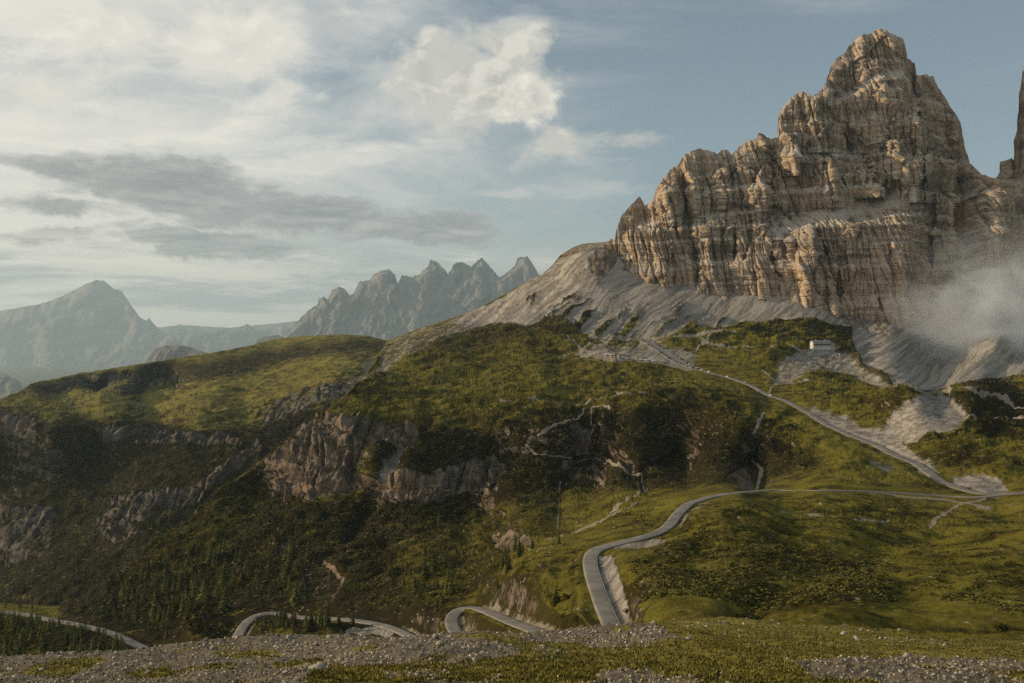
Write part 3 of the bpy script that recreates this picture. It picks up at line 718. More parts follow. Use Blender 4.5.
far_range('left_crag', [(-80,350),(-20,366),(0,372),(6,374),(12,379),(18,380),(25,390),(34,402)], 425, 12000, 1.2, 40, -80, 34, .8, .8, jagA=.8)

# valley floor sheet reaching the horizon
vf = mesh_from('valley_floor', np.array([(-50000, 500, -900), (50000, 500, -900), (50000, 50000, -900), (-50000, 50000, -900)], float), np.array([0, 1, 2, 3]), 4,
               simple_mat('valley forest', (.035, .04, .015), .95, .4, .01), smooth=False)
link(bpy.data.objects.new('valley_floor', vf))['kind'] = 'structure'

# ================================================================== 5 FOREGROUND SLOPE
L0TOP = prof([(-60,664),(0,659),(60,656),(110,651),(150,648),(200,644),(240,640),(290,638),(340,637),(400,637),(440,635),(500,633),(545,630),(590,627),(620,626),(640,624),(665,620),(700,619),(760,621),(800,624),(860,628),(900,631),(960,636),(1024,642),(1084,646)])
def D0(U, V):
    vh = prof([(-60, 620), (0, 617), (200, 608), (340, 604), (620, 596), (700, 592), (800, 596), (1024, 608), (1084, 610)])(U)
    return 1 / (.00048 * (V - vh) + .0008)
GRAVEL = [[(-70,650),(0,655),(150,643),(340,630),(440,630),(545,624),(650,618),(672,640),(640,650),(600,648),(560,656),(480,662),(430,668),(350,672),(330,700),(-70,760)],
 [(811,664),(835,661),(878,652),(915,652),(982,657),(1090,662),(1090,740),(915,700),(868,676),(821,669)], [(560,690),(590,672),(700,678),(790,684),(780,700),(560,700)]]
GRASSP = [[(30,668),(60,661),(105,658),(95,664),(60,673),(35,676)], [(110,671),(160,664),(200,668),(150,674)], [(225,656),(280,652),(305,655),(250,659)], [(170,652),(200,647),(240,644),(230,650)],
 [(480,640),(520,640),(600,646),(590,652),(520,652)], [(905,664),(945,665),(955,670),(920,669)], [(330,668),(420,672),(480,676),(600,668),(600,690),(300,700)], [(270,662),(320,658),(330,664),(280,668)], [(1000,676),(1030,672),(1030,682),(1004,683)]]
def masks0(U, V, P):
    u = U + 14 * fbm(U * .03, V * .12, 0, 5); v = V + 4.5 * fbm(U * .03, V * .12, 9.7, 5)
    G = np.zeros(U.shape, np.float32)
    for p in GRAVEL: G = np.maximum(G, poly_mask(u, v, p, 3.0))
    for p in GRASSP: G = G * (1 - poly_mask(u, v, p, 2.0))
    G = np.clip(G * (.98 - .22 * sstep(330, 480, U)) + 2.1 * fbm(P[..., 0] / 4, P[..., 1] / 8, 0, 5, .62), 0, 1)
    z = np.zeros(U.shape, np.float32)
    dry = np.clip(.3 + 1.4 * fbm(P[..., 0] / 2.5, P[..., 1] / 4, 3.3, 4), 0, 1)
    return (np.stack([z, G, z, z], -1), np.stack([z + .5, dry, z, z + 1], -1))
def disp0(U, V, P, M):
    X, Y = P[..., 0], P[..., 1]; G = M[0][..., 1]
    h = .55 * fbm(X / 9, Y / 14, 0, 4) + .22 * fbm(X / 2.2, Y / 3, 1, 4) * 1.0
    h = h + .10 * ridged(X / .8, Y / .9, 2, 3) * (.5 + .5 * G) + .05 * fbm(X / .25, Y / .3, 5, 2)
    return h
mat_fore = terrain_mat('foreground ground', s=14.0, grass=((.045, .046, .009), (.125, .112, .022), (.24, .20, .05)), scree=((.07, .057, .038), (.21, .18, .13)), bumpd=.9, speck=.6)
fore, G0 = relief('foreground_slope', -60, 1084, 1.0, L0TOP, prof([(-60, 900), (1084, 900)]), .7, D0, disp0, mat_fore, masks=masks0, skirt=10, skirt_step=(1.2, -.9))

# ================================================================== ROADS
def ribbon(name, W, w, mat, lift=.0, edge=None, inset=0):
    T = np.gradient(W[:, :2], axis=0); T /= np.linalg.norm(T, axis=1)[:, None] + 1e-9
    Nn = np.stack([-T[:, 1], T[:, 0]], -1)
    K = 7; co = []
    for k in range(K):
        o = (k / (K - 1) - .5) * w[:, None] * (1 + .10 * fbm(W[:, 0:1] / 5, W[:, 1:2] / 5, (k > K / 2) * 9.0, 3))
        crown = .06 * (1 - (2 * o / w[:, None]) ** 2)
        co.append(np.concatenate([W[:, :2] + Nn * o, W[:, 2:3] + lift + crown], 1))
    # side aprons, so that the road is a slab
    lo = co[0].copy(); lo[:, 2] -= 1.0; hi = co[-1].copy(); hi[:, 2] -= 1.0
    co = [lo] + co + [hi]
    P = np.stack(co, 1)
    me = mesh_from(name, P.reshape(-1, 3), grid_faces(len(W), K + 2), 4, mat, smooth=False)
    o = link(bpy.data.objects.new(name, me)); o['kind'] = 'structure'; return o
def road_mat():
    m, t, b = new_mat('worn asphalt')
    pos = t.node('ShaderNodeNewGeometry').outputs['Position']
    a = t.noise(pos, .12, 4); f = t.noise(pos, 2.5, 5, .7)
    c = t.mix(t.ramp(a, .35, .65), (.13, .122, .108), (.20, .187, .165))
    c = t.mix(t.math('MULTIPLY', t.ramp(f, .45, .7), .5), c, (.25, .235, .205))
    t.put(b.inputs['Base Color'], c); b.inputs['Roughness'].default_value = .85; bump(t, b, f, .05)
    return m
RM = road_mat()
line_m = simple_mat('white road paint', (.36, .35, .32), .7, .3, 1.0)
for k, (W, w) in ROADS.items():
    o = ribbon('road', W, w, RM)
    if k in 'AB':
        T = np.gradient(W[:, :2], axis=0); T /= np.linalg.norm(T, axis=1)[:, None]
        Nn = np.stack([-T[:, 1], T[:, 0]], -1)
        for s_ in (-1,):
            e = W.copy(); e[:, :2] += Nn * s_ * (w[:, None] / 2 - .35); e[:, 2] += .035
            co = []
            for kk in (-.07, .07): co.append(np.concatenate([e[:, :2] + Nn * kk, e[:, 2:3]], 1))
            me = mesh_from('road_marking', np.stack(co, 1).reshape(-1, 3), grid_faces(len(W), 2), 4, line_m, smooth=False)
            link(bpy.data.objects.new('road_marking', me))['kind'] = 'structure'

#@@OBJECTS@@
# ================================================================== OBJECTS
def pydata(name, vs, fs, mats, mi=None, smooth=False):
    me = bpy.data.meshes.new(name); me.from_pydata([tuple(v) for v in vs], [], fs)
    for m in mats: me.materials.append(m)
    if mi is not None: me.polygons.foreach_set('material_index', mi)
    if smooth: me.polygons.foreach_set('use_smooth', [True] * len(fs))
    me.update(); return me

def tri_soup(base_v, base_f, place, name, mats, attrs=None, smooth=False):
    """many transformed copies of small triangle meshes joined in ONE mesh; place = list of (variant, 3x3, loc)"""
    vs, fs, off = [], [], 0
    for k, Mx, loc in place:
        v = base_v[k] @ Mx.T + loc
        vs.append(v); fs.append(base_f[k] + off); off += len(v)
    return mesh_from(name, np.concatenate(vs), np.concatenate(fs).ravel(), 3, mats, smooth=smooth)

def rotz(a, s=(1, 1, 1)):
    c, s_ = math.cos(a), math.sin(a)
    return np.array([[c, -s_, 0], [s_, c, 0], [0, 0, 1.0]]) @ np.diag(s)

# ---- conifers
def leaf_mat(name, a, b, sc=.6):
    m, t_, bb = new_mat(name)
    pos = t_.node('ShaderNodeNewGeometry').outputs['Position']
    oi = t_.node('ShaderNodeObjectInfo').outputs['Random']
    n = t_.math('ADD', t_.math('MULTIPLY', t_.noise(pos, sc, 3), .7), t_.math('MULTIPLY', oi, .3))
    t_.put(bb.inputs['Base Color'], t_.mix(t_.ramp(n, .3, .7), a, b))
    bb.inputs['Roughness'].default_value = .9; return m
M_con = leaf_mat('conifer needles', (.050, .055, .012), (.145, .140, .032))
M_pine = leaf_mat('dwarf pine needles', (.034, .035, .008), (.115, .108, .022))
M_bark = simple_mat('bark', (.09, .07, .05), .95, .3, 4)
def conifer_arrays(seed, tiers=13, per=9):
    r = np.random.default_rng(seed); vs, fs = [], []
    for i in range(tiers):
        t_ = i / (tiers - 1); z = .10 + .88 * t_; R = .27 * (1 - t_) ** .8 + .016
        n = max(4, int(per * (1 - .5 * t_)))
        for k in range(n):
            a = 6.283 * (k + r.random()) / n; L = R * r.uniform(.55, 1.25); dz = z + r.uniform(-.02, .02)
            tip = np.array([math.cos(a) * L, math.sin(a) * L, dz - L * r.uniform(.25, .6)])
            root = np.array([0, 0, dz + .035]); sdv = np.array([-math.sin(a), math.cos(a), 0]) * L * r.uniform(.22, .36)
            mid = (root + tip) * .5 + [0, 0, -.012]
            b0 = len(vs); vs += [root, mid + sdv, tip, mid - sdv, mid + [0, 0, -.05]]
            fs += [(b0, b0 + 1, b0 + 2), (b0, b0 + 2, b0 + 3), (b0, b0 + 4, b0 + 2)]
    return np.array(vs), np.array(fs)
CON = [conifer_arrays(s_) for s_ in range(5)]
CON_LO = [conifer_arrays(20 + s_, 6, 5) for s_ in range(4)]
crown_me = [mesh_from('crown', v, f.ravel(), 3, M_con, smooth=False) for v, f in CON]
def cone_arr(n, r0, r1, h):
    vs = [(math.cos(6.283 * k / n) * r0, math.sin(6.283 * k / n) * r0, -.06) for k in range(n)] + [(math.cos(6.283 * k / n) * r1, math.sin(6.283 * k / n) * r1, h) for k in range(n)]
    return vs, [(k, (k + 1) % n, n + (k + 1) % n, n + k) for k in range(n)]
tv_, tf_ = cone_arr(6, .016, .004, .9); trunk_me = pydata('trunk', tv_, tf_, [M_bark])
def in_poly(x, y, p):
    c = False; j = len(p) - 1
    for i in range(len(p)):
        if (p[i][1] > y) != (p[j][1] > y) and x < (p[j][0] - p[i][0]) * (y - p[i][1]) / (p[j][1] - p[i][1]) + p[i][0]: c = not c
        j = i
    return c
def rand_in(p):
    xs = [a[0] for a in p]; ys = [a[1] for a in p]
    while True:
        x, y = random.uniform(min(xs), max(xs)), random.uniform(min(ys), max(ys))
        if in_poly(x, y, p): return x, y
RW = np.concatenate([W[:, :2] for W, w_ in ROADS.values()])
def near_road(P, d=6.5): return np.min((RW[:, 0] - P[0]) ** 2 + (RW[:, 1] - P[1]) ** 2) < d * d
def tree(P, h, label, group=None):
    root = link(bpy.data.objects.new('conifer', None)); root.location = (P[0], P[1], P[2] - .2); root.empty_display_size = 1
    root.rotation_euler = (random.uniform(-.05, .05), random.uniform(-.05, .05), random.uniform(0, 6.28)); wd = random.uniform(.8, 1.25)
    root.scale = (h * wd, h * wd, h)
    link(bpy.data.objects.new('trunk', trunk_me), root); link(bpy.data.objects.new('crown', random.choice(crown_me)), root)
    tag(root, label, 'tree', group)
def stand(poly, n, h0, h1, label, group, avoid=True):
    k = 0; tries = 0
    while k < n and tries < n * 12:
        tries += 1
        u, v = rand_in(poly); P, N, m = sample(G1, u, v)
        if avoid and near_road(P) or m[0] > .6: continue
        tree(P, random.uniform(h0, h1) * random.choice((1, 1, .7)), label, group); k += 1
stand([(-14,628),(30,630),(75,639),(108,648),(128,657),(60,668),(-14,668)], 105, 5, 10, 'dark green conifer in the dense grove at the bottom left corner', 'conifers in the bottom left grove')
stand([(112,600),(150,575),(200,555),(260,560),(330,570),(335,600),(300,608),(240,606),(228,632),(160,645),(110,622)], 95, 7, 14, 'dark conifer on the shaded slope left of the left hairpin bend', 'conifers on the lower left slope')
stand([(250,624),(300,623),(345,626),(352,634),(330,642),(246,640)], 34, 5, 9, 'low dark conifer in the strip enclosed by the left hairpin bend', 'conifers inside the left hairpin bend')
stand([(392,590),(440,560),(476,560),(470,592),(440,606),(400,612)], 24, 6, 11, 'conifer on the gully slope left of the middle hairpin bend', 'conifers left of the middle hairpin')
stand([(486,580),(530,545),(545,548),(520,572),(500,592)], 12, 5, 8, 'conifer on the sunlit spur above the middle hairpin bend', 'conifers on the sunlit spur')
stand([(400,612),(430,590),(452,600),(440,612)], 8, 3, 6, 'small conifer on the verge between the left and middle bends', 'conifers between the bends')
stand([(318,426),(345,421),(400,425),(422,430),(400,433),(340,427)], 14, 6, 10, 'small conifer on the brink of the pale cliff', 'conifers along the cliff brink')
for u, v, h, lb in [(353,627,7.5,'lone conifer standing at the near verge of the left switchback road, right of its bend'), (439,614,6,'single small conifer between the left switchback road and the middle hairpin'),
                    (560,548,6.5,'single conifer on the grass just left of the road bend by the pale lay-by'), (555,606,5.5,'lone dark conifer on the grass slope left of the straight road'),
                    (518,556,9,'tallest conifer beside the small grey crag above the middle hairpin'), (437,540,9,'conifer standing apart high in the shaded gully above the hairpins')]:
    tree(sample(G1, u, v)[0], h, lb)

def scatter_tris(name, arr, mat, G, polys, label, cat, sz, keep=lambda m, N: True, sink=.1, wide=(.9, 1.3)):
    pl = []
    for poly, n in polys:
        for _ in range(n):
            u, v = rand_in(poly); P, N, m = sample(G, u, v)
            if not keep(m, N) or (G is G1 and near_road(P, 5.5)): continue
            h = random.uniform(*sz); wd = h * random.uniform(*wide)
            pl.append((random.randrange(len(arr)), rotz(random.uniform(0, 6.28), (wd, wd, h)), P - np.array([0, 0, h * sink])))
    me = tri_soup([a[0] for a in arr], [a[1] for a in arr], pl, name, mat)
    o = link(bpy.data.objects.new(name, me)); tag(o, label, cat, kind='stuff'); return o
scatter_tris('conifer_wood', CON_LO, M_con, G1, [([(60,640),(95,612),(150,555),(240,490),(300,500),(330,560),(330,600),(230,610),(150,640)], 1500), ([(400,520),(560,500),(560,530),(480,590),(400,610),(340,600)], 320), ([(-50,606),(80,608),(140,650),(-50,668)], 220), ([(190,520),(265,460),(300,428),(345,424),(300,440),(250,490)], 260)],
             'dark conifer wood and young trees covering the shaded lower slopes', 'wood', (3, 7), lambda m, N: m[0] < .5)
scatter_tris('far_wood', CON_LO, M_con, G2, [([(-50,440),(60,430),(240,430),(300,420),(200,520),(110,590),(-50,610)], 2600), ([(0,405),(200,415),(330,395),(330,410),(200,430),(0,425)], 240), ([(40,388),(180,372),(300,352),(380,350),(300,362),(200,388)], 90)],
             'dark woods clinging to the shaded cliffs of the far side of the valley', 'wood', (5, 10), lambda m, N: m[0] < .6)

# ---- dwarf pine / juniper shrubs
def shrub_arrays(seed, n=150):
    r = np.random.default_rng(seed); vs, fs = [], []
    lob = [(r.uniform(-.32, .32), r.uniform(-.32, .32), r.uniform(.22, .36)) for _ in range(5)]
    for k in range(n):
        lx, ly, lr = lob[r.integers(5)]
        d = r.normal(size=3); d /= np.linalg.norm(d); d[2] = abs(d[2])
        p = np.array([lx, ly, 0]) + d * lr * r.uniform(.75, 1.12) * [1, 1, 1.25]
        a = r.normal(size=3); a -= a.dot(d) * d * .7; a /= np.linalg.norm(a); b = np.cross(d, a); s_ = r.uniform(.06, .13)
        b0 = len(vs); vs += [p + a * s_, p - a * s_ * .6 + b * s_, p - a * s_ * .6 - b * s_, p + d * s_]
        fs += [(b0, b0 + 1, b0 + 2), (b0, b0 + 1, b0 + 3), (b0 + 1, b0 + 2, b0 + 3)]
    return np.array(vs), np.array(fs)
SHR = [shrub_arrays(50 + k) for k in range(5)]; SHR_LO = [shrub_arrays(70 + k, 34) for k in range(4)]
shr_me = [mesh_from('shrub', v, f.ravel(), 3, M_pine, smooth=False) for v, f in SHR]
def shrub(u, v, w_, label, group=None, name='shrub'):
    P, N, m = sample(G1, u, v)
    if near_road(P, 4.5): return
    o = link(bpy.data.objects.new(name, random.choice(shr_me))); o.location = P - np.array([0, 0, .15])
    o.rotation_euler = (0, 0, random.uniform(0, 6.28)); o.scale = (w_, w_ * random.uniform(.8, 1.2), w_ * random.uniform(.5, .75)); tag(o, label, 'shrub', group)
for u, v, w_, lb in [(669,603,4.2,'largest dark shrub on the meadow right of the straight road'), (578,617,3.4,'dark shrub at the left foot of the straight road'), (569,597,3.0,'round shrub on the slope left of the straight road'),
                     (574,571,3.4,'dark shrub beside the outer edge of the road bend'), (628,601,2.4,'small shrub between the straight road and the largest meadow shrub'), (782,617,3.0,'dark shrub at the lower middle edge of the meadow gully'),
                     (998,635,3.0,'dark shrub behind the grass bank at the far right'), (666,576,3.8,'long low shrub across the meadow just above the largest one'), (680,574,3.2,'low shrub adjoining the right end of the long one on the meadow'), (748,622,3.0,'shrub on the brow of the bank, left of the meadow gully foot')]:
    shrub(u, v, w_, lb)
for _ in range(215):
    u, v = rand_in([(625,560),(680,540),(760,540),(860,560),(905,590),(880,615),(800,622),(720,615),(650,612)])
    shrub(u, v, random.uniform(.9, 2.4), 'small dark shrub among stones on the hummocky meadow right of the road', 'shrubs on the hummocky meadow')
for _ in range(80):
    u, v = rand_in([(372,600),(400,560),(450,530),(500,520),(545,520),(520,560),(480,590),(440,610),(400,612)])
    shrub(u, v, random.uniform(2.5, 5.5), 'bushy dwarf pine on the green slope left of the middle hairpin bend', 'dwarf pines above the bends', 'dwarf_pine')
for _ in range(70):
    u, v = rand_in([(490,596),(540,560),(585,530),(590,556),(585,600),(560,624)])
    shrub(u, v, random.uniform(.8, 2.0), 'small shrub on the sunlit grass spur left of the road bend', 'shrubs on the sunlit spur')
def g_ok(m, N): return m[0] < .5 and m[1] < .5 and m[2] < .45
scatter_tris('shrub_thicket', SHR_LO, M_pine, G1, [([(230,500),(300,440),(380,520),(480,515),(560,500),(550,530),(470,600),(400,612),(340,600),(200,600)], 2600), ([(400,440),(520,420),(650,420),(760,440),(820,470),(740,482),(640,495),(520,500),(400,500)], 900),
             ([(620,505),(760,500),(900,505),(1030,520),(1030,630),(880,600),(640,560)], 500), ([(630,565),(760,545),(870,565),(890,612),(760,622),(650,612)], 700), ([(340,400),(420,370),(560,360),(760,380),(860,390),(760,410),(640,410),(420,430)], 420), ([(840,325),(852,340),(850,357),(830,350)], 200), ([(905,372),(945,376),(948,392),(912,393)], 160),
             ([(960,388),(985,380),(1060,415),(1024,420)], 200)],
             'dwarf pine and heath scrub spread over the hillside', 'scrub', (1.2, 2.6), g_ok, wide=(1.2, 2.2))

# ---- stones
def hull_rock(seed, n=16):
    import bmesh
    r = np.random.default_rng(seed); bm = bmesh.new()
    for _ in range(n):
        d = r.normal(size=3); d /= np.linalg.norm(d); d *= [1, r.uniform(.7, 1), .62] ; d *= r.uniform(.8, 1.0) * .5
        bm.verts.new(d)
    res = bmesh.ops.convex_hull(bm, input=bm.verts)
    bmesh.ops.delete(bm, geom=[g for g in res['geom_interior'] if isinstance(g, bmesh.types.BMVert)], context='VERTS')
    bmesh.ops.triangulate(bm, faces=bm.faces); bm.verts.index_update()
    v = np.array([x.co[:] for x in bm.verts]); f = np.array([[q.index for q in x.verts] for x in bm.faces]); bm.free(); return v, f
RK = [hull_rock(100 + k, 14 + k) for k in range(9)]; RKS = [hull_rock(200 + k, 9) for k in range(6)]
def stone_mat(name, a, b, sc):
    m, t_, bb = new_mat(name); tc_ = t_.node('ShaderNodeTexCoord').outputs['Object']; ps = t_.node('ShaderNodeNewGeometry').outputs['Position']
    rnd = t_.node('ShaderNodeNewGeometry').outputs['Random Per Island']
    n = t_.noise(ps, sc, 5, .7)
    c_ = t_.mix(t_.ramp(t_.math('ADD', t_.math('MULTIPLY', n, .35), t_.math('MULTIPLY', rnd, .65)), .2, .95), a, b)
    t_.put(bb.inputs['Base Color'], c_); bump(t_, bb, n, .04); return m
M_stone = stone_mat('limestone', (.22, .20, .165), (.42, .39, .335), 3.0)
M_pebble = stone_mat('pebbles', (.12, .10, .07), (.46, .41, .325), 2.0)
rock_me = [mesh_from('rock', v, f.ravel(), 3, M_stone, smooth=False) for v, f in RK]
def put_rock(G, u, v, s_, label, group=None, name='rock', flat=1.0, idx=None):
    P, N, m = sample(G, u, v)
    o = link(bpy.data.objects.new(name, rock_me[idx if idx is not None else random.randrange(9)])); o.location = P + np.array([0, 0, s_ * .14 * flat])
    o.rotation_euler = (random.uniform(-.3, .3), random.uniform(-.3, .3), random.uniform(0, 6.28)); o.scale = (s_, s_ * random.uniform(.7, 1.1), s_ * flat); tag(o, label, 'rock', group)
def d_at(v, u=400): return float(D0(np.array([float(u)]), np.array([float(v)]))[0])
for u, v, wpx, lb, fl in [(440,650,13,'largest pale boulder on the gravel rise below the middle hairpin',1.1), (288,682,18,'flat pale rock cut by the bottom edge, left of its darker neighbour',.7), (318,681,26,'large grey rock cut by the bottom edge left of the middle',.9),
                          (714,670,9,'white stone on the grass near the bottom, right of the middle',1.0), (857,666,7,'pale stone at the left end of the gravel patch at the lower right',.9), (1017,678,9,'white stone at the lower right corner on gravel',.9),
                          (484,655,10,'flat pale stone on the gravel just right of the largest boulder',.5), (540,664,8,'whitish stone at the edge of the grass below the middle of the gravel',.8), (400,650,8,'grey stone on gravel left of the largest boulder',.7)]:
    put_rock(G0, u, v, wpx / F * d_at(v, u), lb, None, 'boulder', fl)
k = 0
while k < 260:
    u, v = random.uniform(0, 1024), 683 - 62 * random.random() ** 1.0
    if v < float(L0TOP(u)) + 1.5: continue
    P, N, m = sample(G0, u, v)
    if m[1] < .35 and random.random() > .07: continue
    d = d_at(v, u); s_ = random.choice((3, 3.5, 4, 4.5, 5, 6, 7, 9)) / F * d * random.uniform(.8, 1.2)
    reg = 'left gravel slope' if u < 340 else ('middle gravel rise below the hairpins' if u < 680 else 'gravel patch in the grass at the right')
    if m[1] < .35: reg = 'foreground grass'
    put_rock(G0, u, v, s_, 'pale stone lying on the ' + reg, 'stones on the ' + reg); k += 1
pl = []
k = 0
while k < 20000:
    u, v = random.uniform(-40, 1064), random.uniform(618, 720)
    if v < float(L0TOP(u)) + .5: continue
    P, N, m = sample(G0, u, v)
    if m[1] < .4 and random.random() > .03: continue
    s_ = (.8 + 5.6 * random.random() ** 2.6) / F * max(d_at(v, u), 22)
    pl.append((random.randrange(6), rotz(random.uniform(0, 6.28), (s_, s_ * random.uniform(.6, 1.1), s_ * random.uniform(.6, 1.1))), P + np.array([0, 0, s_ * .12]))); k += 1
o = link(bpy.data.objects.new('gravel', tri_soup([a[0] for a in RKS], [a[1] for a in RKS], pl, 'gravel', M_pebble))); tag(o, 'loose grey gravel covering the foreground slope', 'gravel', kind='stuff')
pl = []
for poly, n in [([(620,545),(760,540),(900,570),(880,615),(650,612)], 950), ([(640,500),(1030,510),(1030,630),(850,600),(640,560)], 260), ([(480,600),(590,530),(600,600),(560,628)], 160), ([(360,370),(560,350),(700,380),(640,410),(420,420)], 500),
                ([(690,480),(870,380),(1000,460),(900,488)], 300), ([(830,325),(1040,335),(1040,400),(900,385)], 1500), ([(870,440),(910,402),(968,404),(966,434)], 350), ([(480,320),(600,262),(800,305),(830,322),(600,340)], 900), ([(770,355),(850,358),(900,392),(800,385)], 250)]:
    for _ in range(n):
        u, v = rand_in(poly); P, N, m = sample(G1, u, v)
        if near_road(P, 4): continue
        s_ = random.uniform(.7, 2.2) / F * P[1] * 1.1
        pl.append((random.randrange(6), rotz(random.uniform(0, 6.28), (s_, s_ * .8, s_ * .7)), P))
o = link(bpy.data.objects.new('scattered_stones', tri_soup([a[0] for a in RKS], [a[1] for a in RKS], pl, 'scattered_stones', M_stone))); tag(o, 'small pale stones strewn over the hillside meadows', 'stones', kind='stuff')

# ---- grass tufts on the foreground
vs, n_t = [], 0
gm_, gt_, gb_ = new_mat('grass blades')
gp = gt_.node('ShaderNodeNewGeometry'); gn = gt_.noise(gp.outputs['Position'], .5, 4)
gt_.put(gb_.inputs['Base Color'], gt_.mix(gt_.ramp(gt_.math('ADD', gt_.math('MULTIPLY', gn, .7), gt_.math('MULTIPLY', gp.outputs['Random Per Island'], .3)), .35, .68), (.06, .062, .011), (.24, .205, .045)))
while n_t < 42000:
    u = random.uniform(-40, 1064); v = random.uniform(618, 715)
    if v < float(L0TOP(u)) + .3: continue
    P, N, m = sample(G0, u, v)
    if m[1] > .45 and random.random() > .03: continue
    n_t += 1; P = P + np.array([random.uniform(-.06, .06), random.uniform(-.1, .1), 0])
    for b_ in range(3):
        a = random.uniform(0, 6.28); h = random.uniform(.03, .10); w_ = random.uniform(.015, .04); l = h * random.uniform(.1, .7)
        c_, s_ = math.cos(a), math.sin(a)
        vs += [P + (-s_ * w_, c_ * w_, -.02), P + (s_ * w_, -c_ * w_, -.02), P + (c_ * l, s_ * l, h)]
o = link(bpy.data.objects.new('grass', mesh_from('grass', np.array(vs), np.arange(len(vs)), 3, gm_, smooth=False))); tag(o, 'short tufty grass on the foreground slope', 'grass', kind='stuff')

# ---- boxes
def boxes(name, specs, mats, parent=None, mi=None):
    vs, fs, m = [], [], []
    for i, (x0, x1, y0, y1, z0, z1) in enumerate(specs):
        b = len(vs); vs += [(x0,y0,z0),(x1,y0,z0),(x1,y1,z0),(x0,y1,z0),(x0,y0,z1),(x1,y0,z1),(x1,y1,z1),(x0,y1,z1)]
        fs += [tuple(b + q for q in f) for f in ((0,3,2,1),(4,5,6,7),(0,1,5,4),(1,2,6,5),(2,3,7,6),(3,0,4,7))]; m += [mi[i] if mi else 0] * 6
    return link(bpy.data.objects.new(name, pydata(name, vs, fs, mats if isinstance(mats, list) else [mats], m)), parent)
def gable(name, x0, x1, y0, y1, z, h, mat, parent, over=.6, th=.35):
    ym = (y0 + y1) / 2; x0 -= over; x1 += over; ya, yb = y0 - over, y1 + over
    k = h / (ym - y0) * over
    p = [(ya, z - k), (ym, z + h), (yb, z - k), (yb, z - k + th), (ym, z + h + th), (ya, z - k + th)]
    vs = [(x0, a, b) for a, b in p] + [(x1, a, b) for a, b in p]
    fs = [(0,1,4,5),(1,2,3,4),(11,10,7,6),(10,9,8,7)] + [(i, i + 6, (i + 1) % 6 + 6, (i + 1) % 6) for i in range(6)]
    return link(bpy.data.objects.new(name, pydata(name, vs, fs, [mat])), parent)
M_white = simple_mat('white plaster', (.42, .41, .375), .9, .08, .4); M_grey = simple_mat('grey stone wall', (.30, .29, .27), .9, .2, .8)
M_slate = simple_mat('grey metal roof', (.16, .17, .185), .5, .15, .5); M_dark = simple_mat('dark timber', (.05, .035, .025), .8, .3, 1)
M_red = simple_mat('reddish shutters', (.22, .07, .045), .8, .2, 2); M_frame = simple_mat('white window frame', (.7, .7, .68), .6, .05, 2)
gl, _t, _b = new_mat('window glass'); _b.inputs['Base Color'].default_value = (.04, .05, .06, 1); _b.inputs['Roughness'].default_value = .08; _b.inputs['Specular IOR Level'].default_value = .6
M_glass = gl; M_pale = simple_mat('pale blue shutters', (.50, .60, .64), .7, .08, 2)
def pt(u, v): return sample(G1, u, v)[0]
# the mountain refuge
Pf = pt(822, 356.5); ref = link(bpy.data.objects.new('mountain_refuge', None)); ref.location = (Pf[0], Pf[1] - 4, Pf[2] + 1.2); ref.rotation_euler = (0, 0, math.radians(6)); ref.scale = (1.15, 1.15, 1.15)
tag(ref, 'white mountain refuge with rows of windows and a grey roof below the scree', 'mountain lodge')
boxes('terrace', [(-17, 19, -5.5, 12, -9, 0)], M_grey, ref)
rl = boxes('terrace_rail', [(-17, 19, -5.4, -5.2, .9, 1.05)] + [(x, x + .12, -5.4, -5.2, 0, .9) for x in np.arange(-17, 19, 2.0)], M_dark, ref)
boxes('wall', [(-14, 10, 0, 11, 0, 13.2)], M_white, ref)
vs = [(-14, 0, 13.2), (-14, 11, 13.2), (-14, 5.5, 15.6), (10, 0, 13.2), (10, 11, 13.2), (10, 5.5, 15.6)]
link(bpy.data.objects.new('gable_wall', pydata('gable_wall', vs, [(0, 2, 1), (3, 4, 5), (0, 3, 5, 2), (1, 2, 5, 4), (0, 1, 4, 3)], [M_white])), ref)
rf = gable('roof', -14, 10, 0, 11, 13.3, 2.4, M_slate, ref)
boxes('chimney', [(-8, -7, 6, 7, 14, 17.4)], M_grey, rf); boxes('chimney', [(4, 5, 6, 7, 14, 17.4)], M_grey, rf)
ex = boxes('stone_wing', [(10.02, 15.5, .8, 10.5, 0, 12.6)], M_grey, ref); boxes('wing_roof', [(9.9, 16.0, .2, 11.1, 12.6, 13.1)], M_slate, ref)
bal = boxes('balcony', [(-13.4, 9.6, -1.5, -.02, 9.6, 9.85), (-13.4, 9.6, -1.5, -1.42, 9.85, 10.8)], M_dark, ref)
for i in range(8):
    x = -12.6 + i * 2.85
    f_ = boxes('window', [(x, x + 1.5, -.10, .02, 10.4, 12.3)], M_red if i % 2 else M_frame, ref); boxes('pane', [(x + .15, x + 1.35, -.14, -.101, 10.5, 12.2)], M_glass, f_)
for i in range(5):
    x = -10.6 + i * 3.9
    f_ = boxes('window', [(x, x + 2.1, -.10, .02, 4.7, 9.2)], M_pale, ref); boxes('pane', [(x + .8, x + 1.3, -.14, -.101, 5.0, 8.9)], M_glass, f_)
for i in range(7):
    x = -12.4 + i * 3.2
    f_ = boxes('window', [(x, x + 1.7, -.10, .02, 1.4, 3.9)], M_dark, ref); boxes('pane', [(x + .15, x + 1.55, -.14, -.101, 1.55, 3.75)], M_glass, f_)
boxes('door', [(8.2, 9.6, -.1, .02, 0, 2.4)], M_dark, ref)
